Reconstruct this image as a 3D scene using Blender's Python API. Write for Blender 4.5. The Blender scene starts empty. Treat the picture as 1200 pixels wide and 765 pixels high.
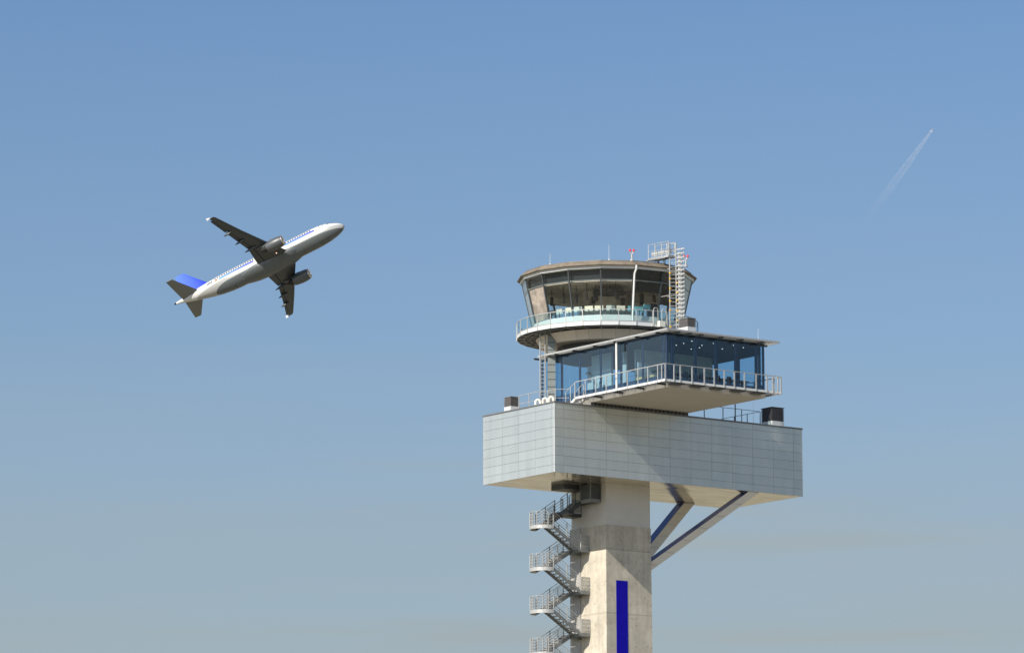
import bpy, bmesh, math, random
import numpy as np
from mathutils import Vector, Matrix

random.seed(7)
rad = math.radians
sc = bpy.context.scene
col = sc.collection

# ------------------------------------------------------------------ camera
TH = 0.6391180886           # heading of the tower's long side
PITCH = 0.1662630621
ROLL = -0.0028781293
DIST = 355.21576
FPX = 16.8 * DIST           # focal length in pixels of a 1200 px wide frame
CAM_Z = 1.7
cd = bpy.data.cameras.new("camera")
cam = bpy.data.objects.new("camera", cd)
col.objects.link(cam)
cam.location = (0, 0, CAM_Z)
cam.rotation_mode = 'QUATERNION'
cam.rotation_quaternion = (Matrix.Rotation(math.pi / 2 + PITCH, 3, 'X') @ Matrix.Rotation(ROLL, 3, 'Z')).to_quaternion()
cd.sensor_fit = 'HORIZONTAL'
cd.sensor_width = 36.0
cd.lens = 36.0 * FPX / 1200.0
cd.clip_start = 1.0
cd.clip_end = 200000.0
sc.camera = cam

# ------------------------------------------------------------------ sun, sky, exposure
SUN_L = 0.222              # how far the rays drift along the short side per metre along the long side
TO_SUN = Vector((-(math.cos(TH) - SUN_L * math.sin(TH)), -(math.sin(TH) + SUN_L * math.cos(TH)), 0.736)).normalized()
SUN_EL = math.asin(TO_SUN.z)
SUN_ROT = math.atan2(TO_SUN.x, TO_SUN.y)
sd = bpy.data.lights.new("sun", 'SUN')
sd.energy = 4.7
sd.angle = rad(0.53)
sd.color = (1.0, 0.93, 0.82)
sun = bpy.data.objects.new("sun", sd)
col.objects.link(sun)
sun.location = (-200, -250, 300)
sun.rotation_mode = 'QUATERNION'
sun.rotation_quaternion = TO_SUN.to_track_quat('Z', 'Y')

w = bpy.data.worlds.new("World")
sc.world = w
w.use_nodes = True
nt = w.node_tree
nt.nodes.clear()
out = nt.nodes.new('ShaderNodeOutputWorld')
bg = nt.nodes.new('ShaderNodeBackground')
bg.inputs['Strength'].default_value = 0.13
sky = nt.nodes.new('ShaderNodeTexSky')
sky.sky_type = 'NISHITA'
sky.sun_disc = False
sky.sun_elevation = SUN_EL
sky.sun_rotation = SUN_ROT
sky.altitude = 0
sky.air_density = 1.0
sky.dust_density = 0.6
sky.ozone_density = 2.5

def WN(kind, **kw):
    n = nt.nodes.new(kind)
    for k_, v_ in kw.items(): setattr(n, k_, v_)
    return n


wl_ = nt.links.new
wtc = WN('ShaderNodeTexCoord')
wsp = WN('ShaderNodeSeparateXYZ'); wl_(wtc.outputs['Generated'], wsp.inputs[0])
# the sky away from the sun is deeper and bluer than towards it
wdot = WN('ShaderNodeVectorMath', operation='DOT_PRODUCT'); wl_(wtc.outputs['Generated'], wdot.inputs[0]); wdot.inputs[1].default_value = TO_SUN
wdim = WN('ShaderNodeMapRange', interpolation_type='SMOOTHSTEP'); wdim.inputs['From Min'].default_value = -0.25; wdim.inputs['From Max'].default_value = 0.35
wl_(wdot.outputs['Value'], wdim.inputs['Value'])
wtint = WN('ShaderNodeMix', data_type='RGBA'); wl_(wdim.outputs[0], wtint.inputs[0])
wtint.inputs[6].default_value = (0.416, 0.484, 0.562, 1); wtint.inputs[7].default_value = (1.0, 1.0, 1.0, 1)
# dusty haze layer that thickens towards the horizon, with faint long veils of cloud
wramp = WN('ShaderNodeValToRGB'); wel = wramp.color_ramp.elements
wel[0].position = 0.0; wel[0].color = (.9, .9, .9, 1); wel[1].position = 0.235; wel[1].color = (0, 0, 0, 1)
for p_, v_ in ((0.1045, .70), (0.165, .20)):
    e_ = wel.new(p_); e_.color = (v_, v_, v_, 1)
wl_(wsp.outputs['Z'], wramp.inputs[0])
wmap = WN('ShaderNodeMapping'); wmap.inputs['Scale'].default_value = (7, 7, 60); wl_(wtc.outputs['Generated'], wmap.inputs['Vector'])
wnz = WN('ShaderNodeTexNoise'); wnz.inputs['Scale'].default_value = 1.0; wnz.inputs['Detail'].default_value = 5; wnz.inputs['Roughness'].default_value = 0.55
wl_(wmap.outputs[0], wnz.inputs['Vector'])
wnr = WN('ShaderNodeMapRange'); wnr.inputs['From Min'].default_value = 0.35; wnr.inputs['From Max'].default_value = 0.75; wnr.inputs['To Min'].default_value = 0.93; wnr.inputs['To Max'].default_value = 1.18
wl_(wnz.outputs['Fac'], wnr.inputs['Value'])
wa = WN('ShaderNodeMath', operation='MULTIPLY', use_clamp=True); wl_(wramp.outputs[0], wa.inputs[0]); wl_(wnr.outputs[0], wa.inputs[1])
wm2 = WN('ShaderNodeMapping'); wm2.inputs['Scale'].default_value = (5, 5, 75); wm2.inputs['Location'].default_value = (3.1, 1.7, 0.4); wl_(wtc.outputs['Generated'], wm2.inputs['Vector'])
wn2 = WN('ShaderNodeTexNoise'); wn2.inputs['Scale'].default_value = 1.0; wn2.inputs['Detail'].default_value = 4; wl_(wm2.outputs[0], wn2.inputs['Vector'])
wr2 = WN('ShaderNodeMapRange', interpolation_type='SMOOTHSTEP'); wr2.inputs['From Min'].default_value = 0.52; wr2.inputs['From Max'].default_value = 0.80; wr2.inputs['To Max'].default_value = 0.42; wl_(wn2.outputs['Fac'], wr2.inputs['Value'])
wr3 = WN('ShaderNodeMapRange', interpolation_type='SMOOTHSTEP'); wr3.inputs['From Min'].default_value = 0.20; wr3.inputs['From Max'].default_value = 0.14; wl_(wsp.outputs['Z'], wr3.inputs['Value'])
wv = WN('ShaderNodeMath', operation='MULTIPLY_ADD', use_clamp=True); wl_(wr2.outputs[0], wv.inputs[0]); wl_(wr3.outputs[0], wv.inputs[1]); wl_(wa.outputs[0], wv.inputs[2])
wa = wv
whz = WN('ShaderNodeMix', data_type='RGBA'); wl_(wa.outputs[0], whz.inputs[0]); wl_(sky.outputs[0], whz.inputs[6]); whz.inputs[7].default_value = (5.08, 4.93, 4.28, 1)
wmul = WN('ShaderNodeMix', data_type='RGBA', blend_type='MULTIPLY'); wmul.inputs[0].default_value = 1.0
wl_(whz.outputs[2], wmul.inputs[6]); wl_(wtint.outputs[2], wmul.inputs[7])
wl_(wmul.outputs[2], bg.inputs['Color'])
nt.links.new(bg.outputs[0], out.inputs['Surface'])

sc.view_settings.view_transform = 'Standard'
sc.view_settings.look = 'None'
sc.view_settings.gamma = 1.0
sc.view_settings.use_curve_mapping = False
sc.view_settings.exposure = 0.45
sc.cycles.transparent_max_bounces = 64

# ------------------------------------------------------------------ frames of reference
O = np.array([2.9471435, DIST * math.cos(PITCH - 0.028), DIST * math.sin(PITCH - 0.0285) + CAM_Z])
RU = np.array([math.cos(TH), math.sin(TH), 0.0])      # along the long side of the service block
LV = np.array([-math.sin(TH), math.cos(TH), 0.0])     # along its short side, away from the viewer
GZ = -O[2]                                            # ground in tower coordinates


def W(u, v, z):
    return Vector(O + u * RU + v * LV + np.array([0, 0, z]))


# ------------------------------------------------------------------ tags
def tag(o, label=None, cat=None, group=None, kind=None):
    if label: o['label'] = label
    if cat: o['category'] = cat
    if group: o['group'] = group
    if kind: o['kind'] = kind
    return o


class Thing:
    """an Empty at the thing's base, in tower coordinates"""
    def __init__(s, name, base, label, cat, group=None):
        s.base = Vector(base)
        s.o = bpy.data.objects.new(name, None)
        col.objects.link(s.o)
        s.o.empty_display_size = 0.3
        s.o.location = W(*base)
        s.o.rotation_euler = (0, 0, TH)
        tag(s.o, label, cat, group)


# ------------------------------------------------------------------ mesh builder
class MB:
    def __init__(s):
        s.bm = bmesh.new()

    def quad(s, pts):
        s.bm.faces.new([s.bm.verts.new(p) for p in pts])
        return s

    def hexa(s, lo, hi):
        """closed prism between two loops of equal length"""
        n = len(lo)
        a = [s.bm.verts.new(p) for p in lo]
        b = [s.bm.verts.new(p) for p in hi]
        s.bm.faces.new(a[::-1]); s.bm.faces.new(b)
        for i in range(n):
            j = (i + 1) % n
            s.bm.faces.new((a[i], a[j], b[j], b[i]))
        return s

    def box(s, u0, u1, v0, v1, z0, z1):
        lo = [(u0, v0, z0), (u1, v0, z0), (u1, v1, z0), (u0, v1, z0)]
        hi = [(x, y, z1) for x, y, _ in lo]
        return s.hexa(lo, hi)

    def prism(s, poly, z0, z1):
        return s.hexa([(x, y, z0) for x, y in poly], [(x, y, z1) for x, y in poly])

    def plate(s, pts, t):
        """flat quad thickened by t along minus its normal"""
        p = [Vector(q) for q in pts]
        n = (p[1] - p[0]).cross(p[2] - p[0]).normalized()
        return s.hexa([q - n * t for q in p], p)

    def tube(s, p0, p1, r, n=6, r1=None):
        p0 = Vector(p0); p1 = Vector(p1)
        r1 = r if r1 is None else r1
        d = (p1 - p0).normalized()
        a = d.orthogonal().normalized(); b = d.cross(a)
        lo = []; hi = []
        for i in range(n):
            t = 2 * math.pi * i / n
            o = a * math.cos(t) + b * math.sin(t)
            lo.append(p0 + o * r); hi.append(p1 + o * r1)
        return s.hexa(lo, hi)

    def bar(s, p0, p1, wd, h, up=(0, 0, 1)):
        """rectangular bar from p0 to p1"""
        p0 = Vector(p0); p1 = Vector(p1)
        d = (p1 - p0).normalized()
        x = d.cross(Vector(up))
        if x.length < 1e-4: x = d.orthogonal()
        x.normalize(); y = x.cross(d).normalized()
        c = [x * wd / 2 + y * h / 2, -x * wd / 2 + y * h / 2, -x * wd / 2 - y * h / 2, x * wd / 2 - y * h / 2]
        return s.hexa([p0 + k for k in c], [p1 + k for k in c])

    def path(s, pts, r, n=6):
        """one continuous tube along a polyline"""
        pts = [Vector(p) for p in pts]
        rings = []
        prev = None
        for i, p in enumerate(pts):
            d = (pts[min(i + 1, len(pts) - 1)] - pts[max(i - 1, 0)]).normalized()
            if prev is None:
                a = d.orthogonal().normalized()
            else:
                a = (prev - d * prev.dot(d)).normalized()
            prev = a
            b = d.cross(a)
            rings.append([s.bm.verts.new(p + (a * math.cos(2 * math.pi * k / n) + b * math.sin(2 * math.pi * k / n)) * r) for k in range(n)])
        for q, t in zip(rings, rings[1:]):
            for k in range(n):
                j = (k + 1) % n
                s.bm.faces.new((q[k], q[j], t[j], t[k]))
        s.bm.faces.new(rings[0][::-1]); s.bm.faces.new(rings[-1])
        return s

    def loft(s, rings, cap=True):
        vs = [[s.bm.verts.new(p) for p in r] for r in rings]
        n = len(vs[0])
        for q, t in zip(vs, vs[1:]):
            for k in range(n):
                j = (k + 1) % n
                s.bm.faces.new((q[k], q[j], t[j], t[k]))
        if cap:
            s.bm.faces.new(vs[0][::-1]); s.bm.faces.new(vs[-1])
        return s

    def grid(s, rows):
        vs = [[s.bm.verts.new(p) for p in r] for r in rows]
        for q, t in zip(vs, vs[1:]):
            for k in range(len(q) - 1):
                s.bm.faces.new((q[k], q[k + 1], t[k + 1], t[k]))
        return s

    def build(s, name, mat, parent=None, base=(0, 0, 0), smooth=None, label=None):
        base = Vector(base)
        bmesh.ops.translate(s.bm, verts=s.bm.verts, vec=-base)
        bmesh.ops.recalc_face_normals(s.bm, faces=s.bm.faces)
        me = bpy.data.meshes.new(name)
        s.bm.to_mesh(me); s.bm.free()
        if smooth is not None:
            me.polygons.foreach_set('use_smooth', [True] * len(me.polygons))
            me.set_sharp_from_angle(angle=rad(smooth))
        for m in (mat if isinstance(mat, (list, tuple)) else [mat]):
            me.materials.append(m)
        o = bpy.data.objects.new(name, me)
        col.objects.link(o)
        if parent is not None: o.parent = parent
        if label: o['label'] = label
        return o


def single(name, mb, mat, base, label, cat, group=None, smooth=None):
    """a thing that is one mesh, tower coordinates"""
    o = mb.build(name, mat, None, base, smooth)
    o.location = W(*base); o.rotation_euler = (0, 0, TH)
    return tag(o, label, cat, group)


def copy_tree(o, parent=None):
    c = o.copy(); col.objects.link(c)
    if parent is not None: c.parent = parent
    for ch in [k for k in bpy.data.objects if k.parent == o]:
        copy_tree(ch, c)
    return c


# ------------------------------------------------------------------ materials
def N(nt, t, **kw):
    n = nt.nodes.new(t)
    for k, v in kw.items(): setattr(n, k, v)
    return n


def mat(name, c, rough=0.5, metal=0.0, var=0.08, scale=1.5, bump=0.0, bscale=20.0, island=0.0, spec=0.5, stretch=(1, 1, 1), rvar=0.1):
    m = bpy.data.materials.new(name); m.use_nodes = True
    t = m.node_tree; b = t.nodes['Principled BSDF']; L = t.links.new
    b.inputs['Roughness'].default_value = rough
    b.inputs['Metallic'].default_value = metal
    b.inputs['Specular IOR Level'].default_value = spec
    tc = N(t, 'ShaderNodeTexCoord'); mp = N(t, 'ShaderNodeMapping')
    mp.inputs['Scale'].default_value = stretch
    L(tc.outputs['Object'], mp.inputs['Vector'])
    nz = N(t, 'ShaderNodeTexNoise'); nz.inputs['Scale'].default_value = scale; nz.inputs['Detail'].default_value = 6; nz.inputs['Roughness'].default_value = 0.65
    L(mp.outputs[0], nz.inputs['Vector'])
    mr = N(t, 'ShaderNodeMapRange')
    mr.inputs['From Min'].default_value = 0.3; mr.inputs['From Max'].default_value = 0.7
    mr.inputs['To Min'].default_value = 1 - var; mr.inputs['To Max'].default_value = 1 + var
    L(nz.outputs['Fac'], mr.inputs['Value'])
    val = mr.outputs[0]
    if island:
        ge = N(t, 'ShaderNodeNewGeometry')
        mi = N(t, 'ShaderNodeMapRange'); mi.inputs['To Min'].default_value = 1 - island; mi.inputs['To Max'].default_value = 1 + island
        L(ge.outputs['Random Per Island'], mi.inputs['Value'])
        mu = N(t, 'ShaderNodeMath', operation='MULTIPLY'); L(val, mu.inputs[0]); L(mi.outputs[0], mu.inputs[1]); val = mu.outputs[0]
    vm = N(t, 'ShaderNodeVectorMath', operation='SCALE')
    vm.inputs[0].default_value = c; L(val, vm.inputs['Scale'])
    L(vm.outputs[0], b.inputs['Base Color'])
    r2 = N(t, 'ShaderNodeMapRange'); r2.inputs['To Min'].default_value = max(0.02, rough - rvar); r2.inputs['To Max'].default_value = min(1, rough + rvar)
    L(nz.outputs['Fac'], r2.inputs['Value']); L(r2.outputs[0], b.inputs['Roughness'])
    if bump:
        n2 = N(t, 'ShaderNodeTexNoise'); n2.inputs['Scale'].default_value = bscale; n2.inputs['Detail'].default_value = 4
        L(mp.outputs[0], n2.inputs['Vector'])
        bp = N(t, 'ShaderNodeBump'); bp.inputs['Strength'].default_value = bump; bp.inputs['Distance'].default_value = 0.05
        L(n2.outputs['Fac'], bp.inputs['Height']); L(bp.outputs[0], b.inputs['Normal'])
    return m


def glass_mat(name, tint, ior=1.5, boost=0.0):
    m = bpy.data.materials.new(name); m.use_nodes = True
    t = m.node_tree; t.nodes.clear(); L = t.links.new
    o = N(t, 'ShaderNodeOutputMaterial'); mx = N(t, 'ShaderNodeMixShader')
    tr = N(t, 'ShaderNodeBsdfTransparent'); tr.inputs['Color'].default_value = (*tint, 1)
    gl = N(t, 'ShaderNodeBsdfGlossy'); gl.inputs['Roughness'].default_value = 0.0; gl.inputs['Color'].default_value = (0.95, 0.97, 1, 1)
    f0 = ((ior - 1) / (ior + 1)) ** 2 + boost
    lw = N(t, 'ShaderNodeLayerWeight'); lw.inputs['Blend'].default_value = 0.5
    pw = N(t, 'ShaderNodeMath', operation='POWER'); L(lw.outputs['Facing'], pw.inputs[0]); pw.inputs[1].default_value = 5
    ad = N(t, 'ShaderNodeMath', operation='MULTIPLY_ADD', use_clamp=True); L(pw.outputs[0], ad.inputs[0]); ad.inputs[1].default_value = 1 - f0; ad.inputs[2].default_value = f0
    L(ad.outputs[0], mx.inputs[0])
    # slight ripple of the pane, so that reflections are not perfect
    tc = N(t, 'ShaderNodeTexCoord'); nz = N(t, 'ShaderNodeTexNoise'); nz.inputs['Scale'].default_value = 0.9; nz.inputs['Detail'].default_value = 1
    L(tc.outputs['Object'], nz.inputs['Vector'])
    bp = N(t, 'ShaderNodeBump'); bp.inputs['Strength'].default_value = 0.25; bp.inputs['Distance'].default_value = 0.04
    L(nz.outputs['Fac'], bp.inputs['Height']); L(bp.outputs[0], gl.inputs['Normal'])
    L(tr.outputs[0], mx.inputs[1]); L(gl.outputs[0], mx.inputs[2]); L(mx.outputs[0], o.inputs['Surface'])
    return m


def concrete_mat(name, c, joints):
    m = bpy.data.materials.new(name); m.use_nodes = True
    t = m.node_tree; b = t.nodes['Principled BSDF']; L = t.links.new
    b.inputs['Roughness'].default_value = 0.85; b.inputs['Specular IOR Level'].default_value = 0.2
    tc = N(t, 'ShaderNodeTexCoord')
    def noise(scale, st, lo, hi, det=6, f0=0.3, f1=0.7):
        mp = N(t, 'ShaderNodeMapping'); mp.inputs['Scale'].default_value = st
        L(tc.outputs['Object'], mp.inputs['Vector'])
        nz = N(t, 'ShaderNodeTexNoise'); nz.inputs['Scale'].default_value = scale; nz.inputs['Detail'].default_value = det; nz.inputs['Roughness'].default_value = 0.65
        L(mp.outputs[0], nz.inputs['Vector'])
        r = N(t, 'ShaderNodeMapRange'); r.inputs['From Min'].default_value = f0; r.inputs['From Max'].default_value = f1
        r.inputs['To Min'].default_value = lo; r.inputs['To Max'].default_value = hi
        L(nz.outputs['Fac'], r.inputs['Value']); return r.outputs[0]
    def mul(a, bb):
        k = N(t, 'ShaderNodeMath', operation='MULTIPLY'); L(a, k.inputs[0]); L(bb, k.inputs[1]); return k.outputs[0]
    v = mul(noise(0.55, (1, 1, 1), 0.74, 1.16), noise(2.6, (1, 1, 1), 0.90, 1.08))
    v = mul(v, noise(1.6, (1.6, 1.6, 0.10), 0.84, 1.08))          # rain streaks
    v = mul(v, noise(1.3, (1, 1, 1), 1.0, 0.55, 4, 0.62, 0.76))   # damp blotches
    sq = N(t, 'ShaderNodeSeparateXYZ'); L(tc.outputs['Object'], sq.inputs[0])
    hh = N(t, 'ShaderNodeMath', operation='ADD'); L(sq.outputs['X'], hh.inputs[0]); L(sq.outputs['Y'], hh.inputs[1])
    def cell(src, size):
        a = N(t, 'ShaderNodeMath', operation='PINGPONG'); L(src, a.inputs[0]); a.inputs[1].default_value = size / 2
        p = N(t, 'ShaderNodeMath', operation='POWER'); L(a.outputs[0], p.inputs[0]); p.inputs[1].default_value = 2; return p.outputs[0]
    ds = N(t, 'ShaderNodeMath', operation='ADD'); L(cell(hh.outputs[0], 1.33), ds.inputs[0]); L(cell(sq.outputs['Z'], 1.5), ds.inputs[1])
    hr_ = N(t, 'ShaderNodeMapRange'); hr_.inputs['From Min'].default_value = 0.0012; hr_.inputs['From Max'].default_value = 0.003; hr_.inputs['To Min'].default_value = 0.45; hr_.inputs['To Max'].default_value = 1.0
    L(ds.outputs[0], hr_.inputs['Value']); v = mul(v, hr_.outputs[0])
    # lift joints: dark thin lines and a tone per lift
    sp = N(t, 'ShaderNodeSeparateXYZ'); L(tc.outputs['Object'], sp.inputs[0])
    for z, tone in joints:
        d = N(t, 'ShaderNodeMath', operation='SUBTRACT'); L(sp.outputs['Z'], d.inputs[0]); d.inputs[1].default_value = z
        a = N(t, 'ShaderNodeMath', operation='ABSOLUTE'); L(d.outputs[0], a.inputs[0])
        r = N(t, 'ShaderNodeMapRange'); r.inputs['From Max'].default_value = 0.06; r.inputs['To Min'].default_value = 0.68; r.inputs['To Max'].default_value = 1.0
        L(a.outputs[0], r.inputs['Value']); v = mul(v, r.outputs[0])
        g = N(t, 'ShaderNodeMapRange'); g.inputs['From Min'].default_value = -0.01; g.inputs['From Max'].default_value = 0.01
        g.inputs['To Min'].default_value = 1.0; g.inputs['To Max'].default_value = tone
        L(d.outputs[0], g.inputs['Value']); v = mul(v, g.outputs[0])
    vm = N(t, 'ShaderNodeVectorMath', operation='SCALE'); vm.inputs[0].default_value = c; L(v, vm.inputs['Scale'])
    L(vm.outputs[0], b.inputs['Base Color'])
    n2 = N(t, 'ShaderNodeTexNoise'); n2.inputs['Scale'].default_value = 9; n2.inputs['Detail'].default_value = 5
    L(tc.outputs['Object'], n2.inputs['Vector'])
    bp = N(t, 'ShaderNodeBump'); bp.inputs['Strength'].default_value = 0.25; bp.inputs['Distance'].default_value = 0.02
    L(n2.outputs['Fac'], bp.inputs['Height']); L(bp.outputs[0], b.inputs['Normal'])
    return m


M = {}
M['panel'] = mat('aluminium cladding', (0.545, 0.57, 0.55), 0.42, 0.74, 0.07, 1.1, island=0.03, rvar=0.10, stretch=(1, 1, .14))
M['panel_core'] = mat('joint backing', (0.40, 0.40, 0.40), 0.8, 0, 0.1)
M['coping'] = mat('coping sheet', (0.16, 0.165, 0.17), 0.5, 0.3, 0.1)
M['soffit'] = mat('soffit sheet', (0.80, 0.74, 0.62), 0.12, 0.85, 0.40, 2.2, bump=0.8, bscale=1.0, stretch=(0.16, 0.5, 1), rvar=0.06)  # stretched tone streaks imitate wavy ground reflections in the sheet
M['concrete'] = concrete_mat('weathered concrete', (0.52, 0.475, 0.39), [(-GZ - 4.68, 0.86), (-GZ - 9.2, 1.0), (-GZ - 13.7, 0.97), (-GZ - 18.2, 1.0), (-GZ - 24, 1.0), (-GZ - 30, 1.0), (-GZ - 36, 1.0), (-GZ - 42, 1.0)])
M['render'] = mat('smooth painted concrete', (0.47, 0.455, 0.42), 0.8, 0, 0.05, 0.8, spec=0.2)
M['pilaster'] = concrete_mat('smooth grey concrete', (0.38, 0.37, 0.34), [(-GZ - 9.2, 1.0)])
M['blue'] = mat('blue paint', (0.007, 0.004, 0.31), 0.7, 0, 0.16, spec=0.1)
M['blue_sheet'] = mat('blue strut sheet', (0.03, 0.062, 0.22), 0.4, 0.0, 0.05)
M['strut'] = mat('strut cladding', (0.60, 0.60, 0.585), 0.45, 0.3, 0.04, 0.5)
M['white'] = mat('white painted metal', (0.62, 0.62, 0.60), 0.4, 0, 0.05)
M['white_sheet'] = mat('white fascia sheet', (0.56, 0.57, 0.56), 0.4, 0.1, 0.06, 0.6, island=0.06)
M['grey_sheet'] = mat('grey fascia sheet', (0.50, 0.48, 0.44), 0.5, 0.15, 0.06, 0.8)
M['duct'] = mat('grey green duct sheet', (0.17, 0.19, 0.185), 0.5, 0.2, 0.1)
M['slab'] = mat('lounge soffit plaster', (0.43, 0.41, 0.37), 0.8, 0, 0.05, 0.5, spec=0.2)
M['galv'] = mat('galvanised steel', (0.42, 0.42, 0.405), 0.45, 0.35, 0.12, 6)
M['galv_dark'] = mat('dull galvanised steel', (0.18, 0.19, 0.19), 0.5, 0.3, 0.15, 5)
M['dark'] = mat('dark grey metal', (0.045, 0.05, 0.055), 0.5, 0.2, 0.15)
M['mullion'] = mat('grey window post', (0.055, 0.065, 0.07), 0.4, 0.2, 0.1)
M['frame'] = mat('blue black window frame', (0.016, 0.026, 0.06), 0.35, 0.1, 0.1)
M['navy'] = mat('navy spandrel', (0.025, 0.05, 0.10), 0.3, 0, 0.1)
M['ceil_dark'] = mat('dark lounge ceiling', (0.028, 0.034, 0.06), 0.7, 0, 0.1)
M['wall_grey'] = mat('pale interior wall', (0.50, 0.50, 0.48), 0.8, 0, 0.06)
M['wall_white'] = mat('white interior wall', (0.50, 0.49, 0.47), 0.8, 0, 0.04)
M['carpet'] = mat('dark carpet', (0.05, 0.055, 0.065), 0.9, 0, 0.2)
M['cab_ceiling'] = mat('cab ceiling tiles', (0.48, 0.42, 0.36), 0.75, 0, 0.5, 0.8)
M['cab_dark'] = mat('dark ceiling fitting', (0.02, 0.02, 0.022), 0.6, 0, 0.1)
M['cab_panel'] = mat('tan drum panels', (0.54, 0.49, 0.42), 0.55, 0.1, 0.05, 0.5, island=0.06)
M['roof_tan'] = mat('tan roof sheet', (0.17, 0.138, 0.10), 0.7, 0, 0.3, 1.8)
M['timber'] = mat('pale timber top', (0.62, 0.40, 0.16), 0.5, 0, 0.1)
M['fabric'] = mat('dark chair fabric', (0.02, 0.022, 0.035), 0.9, 0, 0.1)
M['louvre'] = mat('brown grey louvre', (0.15, 0.14, 0.135), 0.6, 0.1, 0.1)
M['louvre_dark'] = mat('dark grey louvre', (0.06, 0.06, 0.068), 0.6, 0.1, 0.1)
M['red'] = mat('red lamp lens', (0.75, 0.02, 0.03), 0.3, 0, 0.02)
M['yellow'] = mat('yellow clamp', (0.75, 0.45, 0.03), 0.5, 0, 0.05)
M['cream'] = mat('cream plastic', (0.72, 0.70, 0.58), 0.5, 0, 0.05)
M['screen'] = mat('monitor back', (0.55, 0.62, 0.60), 0.5, 0, 0.05)
M['cyan'] = mat('pale blue casing', (0.18, 0.52, 0.62), 0.4, 0, 0.05)
M['infill_dark'] = mat('dark window infill', (0.012, 0.014, 0.018), 0.8, 0, 0.1)
M['infill_grey'] = mat('grey window infill', (0.42, 0.44, 0.46), 0.6, 0, 0.05)
M['infill_mid'] = mat('mid grey window infill', (0.17, 0.19, 0.20), 0.6, 0, 0.1)
M['pink_reflection'] = mat('pinkish painted reflection', (0.40, 0.32, 0.28), 0.7, 0, 0.55, 1.1, stretch=(1, 1, 1.6))  # mottled colour stands in for a reflection in the glass
M['void'] = mat('dark ceiling void', (0.018, 0.026, 0.034), 0.7, 0, 0.3, 0.8)
M['glass'] = glass_mat('tinted lounge glass', (0.78, 0.89, 0.945), 1.5, 0.01)
M['glass_cab'] = glass_mat('tinted cab glass', (0.93, 0.945, 0.935), 1.36)
M['glass_rail'] = glass_mat('teal railing glass', (0.86, 0.95, 0.95), 1.35)


def perforated(name, c, open_):
    m = mat(name, c, 0.5, 0.4, 0.08)
    t = m.node_tree; L = t.links.new
    mx = N(t, 'ShaderNodeMixShader'); tr = N(t, 'ShaderNodeBsdfTransparent')
    mx.inputs[0].default_value = open_
    L(t.nodes['Principled BSDF'].outputs[0], mx.inputs[1]); L(tr.outputs[0], mx.inputs[2])
    L(mx.outputs[0], t.nodes['Material Output'].inputs['Surface'])
    return m


M['grating'] = perforated('open steel grating', (0.30, 0.30, 0.29), 0.55)
M['mesh'] = perforated('fine steel mesh', (0.45, 0.45, 0.42), 0.45)
lamp = bpy.data.materials.new('lit downlight'); lamp.use_nodes = True
lb = lamp.node_tree.nodes['Principled BSDF']
lb.inputs['Emission Color'].default_value = (1, 0.95, 0.85, 1); lb.inputs['Emission Strength'].default_value = 1.6
M['lamp'] = lamp

# ground: apron concrete, dry grass and darker taxiways
gm = bpy.data.materials.new('airfield ground'); gm.use_nodes = True
t = gm.node_tree; b = t.nodes['Principled BSDF']; L = t.links.new
b.inputs['Roughness'].default_value = 0.9; b.inputs['Specular IOR Level'].default_value = 0.1
tc = N(t, 'ShaderNodeTexCoord')
n1 = N(t, 'ShaderNodeTexNoise'); n1.inputs['Scale'].default_value = 0.012; n1.inputs['Detail'].default_value = 4
n2 = N(t, 'ShaderNodeTexNoise'); n2.inputs['Scale'].default_value = 0.12; n2.inputs['Detail'].default_value = 5
vo = N(t, 'ShaderNodeTexVoronoi'); vo.inputs['Scale'].default_value = 0.035; vo.distance = 'CHEBYCHEV'
for q in (n1, n2, vo): L(tc.outputs['Object'], q.inputs['Vector'])
r1 = N(t, 'ShaderNodeValToRGB'); e = r1.color_ramp.elements
e[0].position = 0.42; e[0].color = (0.36, 0.315, 0.24, 1); e[1].position = 0.60; e[1].color = (0.22, 0.20, 0.12, 1)
L(n1.outputs['Fac'], r1.inputs[0])
r2 = N(t, 'ShaderNodeMapRange'); r2.inputs['To Min'].default_value = 0.7; r2.inputs['To Max'].default_value = 1.25; L(n2.outputs['Fac'], r2.inputs['Value'])
r3 = N(t, 'ShaderNodeMapRange'); r3.inputs['From Max'].default_value = 1.0; r3.inputs['To Min'].default_value = 0.75; r3.inputs['To Max'].default_value = 1.2; L(vo.outputs['Color'], r3.inputs['Value'])
mm = N(t, 'ShaderNodeMath', operation='MULTIPLY'); L(r2.outputs[0], mm.inputs[0]); L(r3.outputs[0], mm.inputs[1])
vm = N(t, 'ShaderNodeVectorMath', operation='SCALE'); L(r1.outputs[0], vm.inputs[0]); L(mm.outputs[0], vm.inputs['Scale'])
L(vm.outputs[0], b.inputs['Base Color'])
M['ground'] = gm

# ================================================================== SETTING
g = MB()
ring = [[(r * math.cos(2 * math.pi * k / 48), r * math.sin(2 * math.pi * k / 48) + 300, 0) for k in range(48)] for r in (40, 400, 2000, 12000, 70000)]
vs = [[g.bm.verts.new(p) for p in r] for r in ring]
g.bm.faces.new(vs[0])
for a, c in zip(vs, vs[1:]):
    for k in range(48):
        j = (k + 1) % 48
        g.bm.faces.new((a[k], a[j], c[j], c[k]))
ground = g.build('ground', M['ground'])
tag(ground, kind='structure')

# ================================================================== CONTROL TOWER
TB = (8.42, 4.5, GZ)
tower = Thing('control_tower', TB, 'tall concrete airport control tower with overhanging metal clad block and round glazed cab', 'control tower')
T = tower.o


def part(name, mb, m, parent=None, smooth=None, label=None):
    return mb.build(name, m, parent or T, TB, smooth, label)


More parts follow.
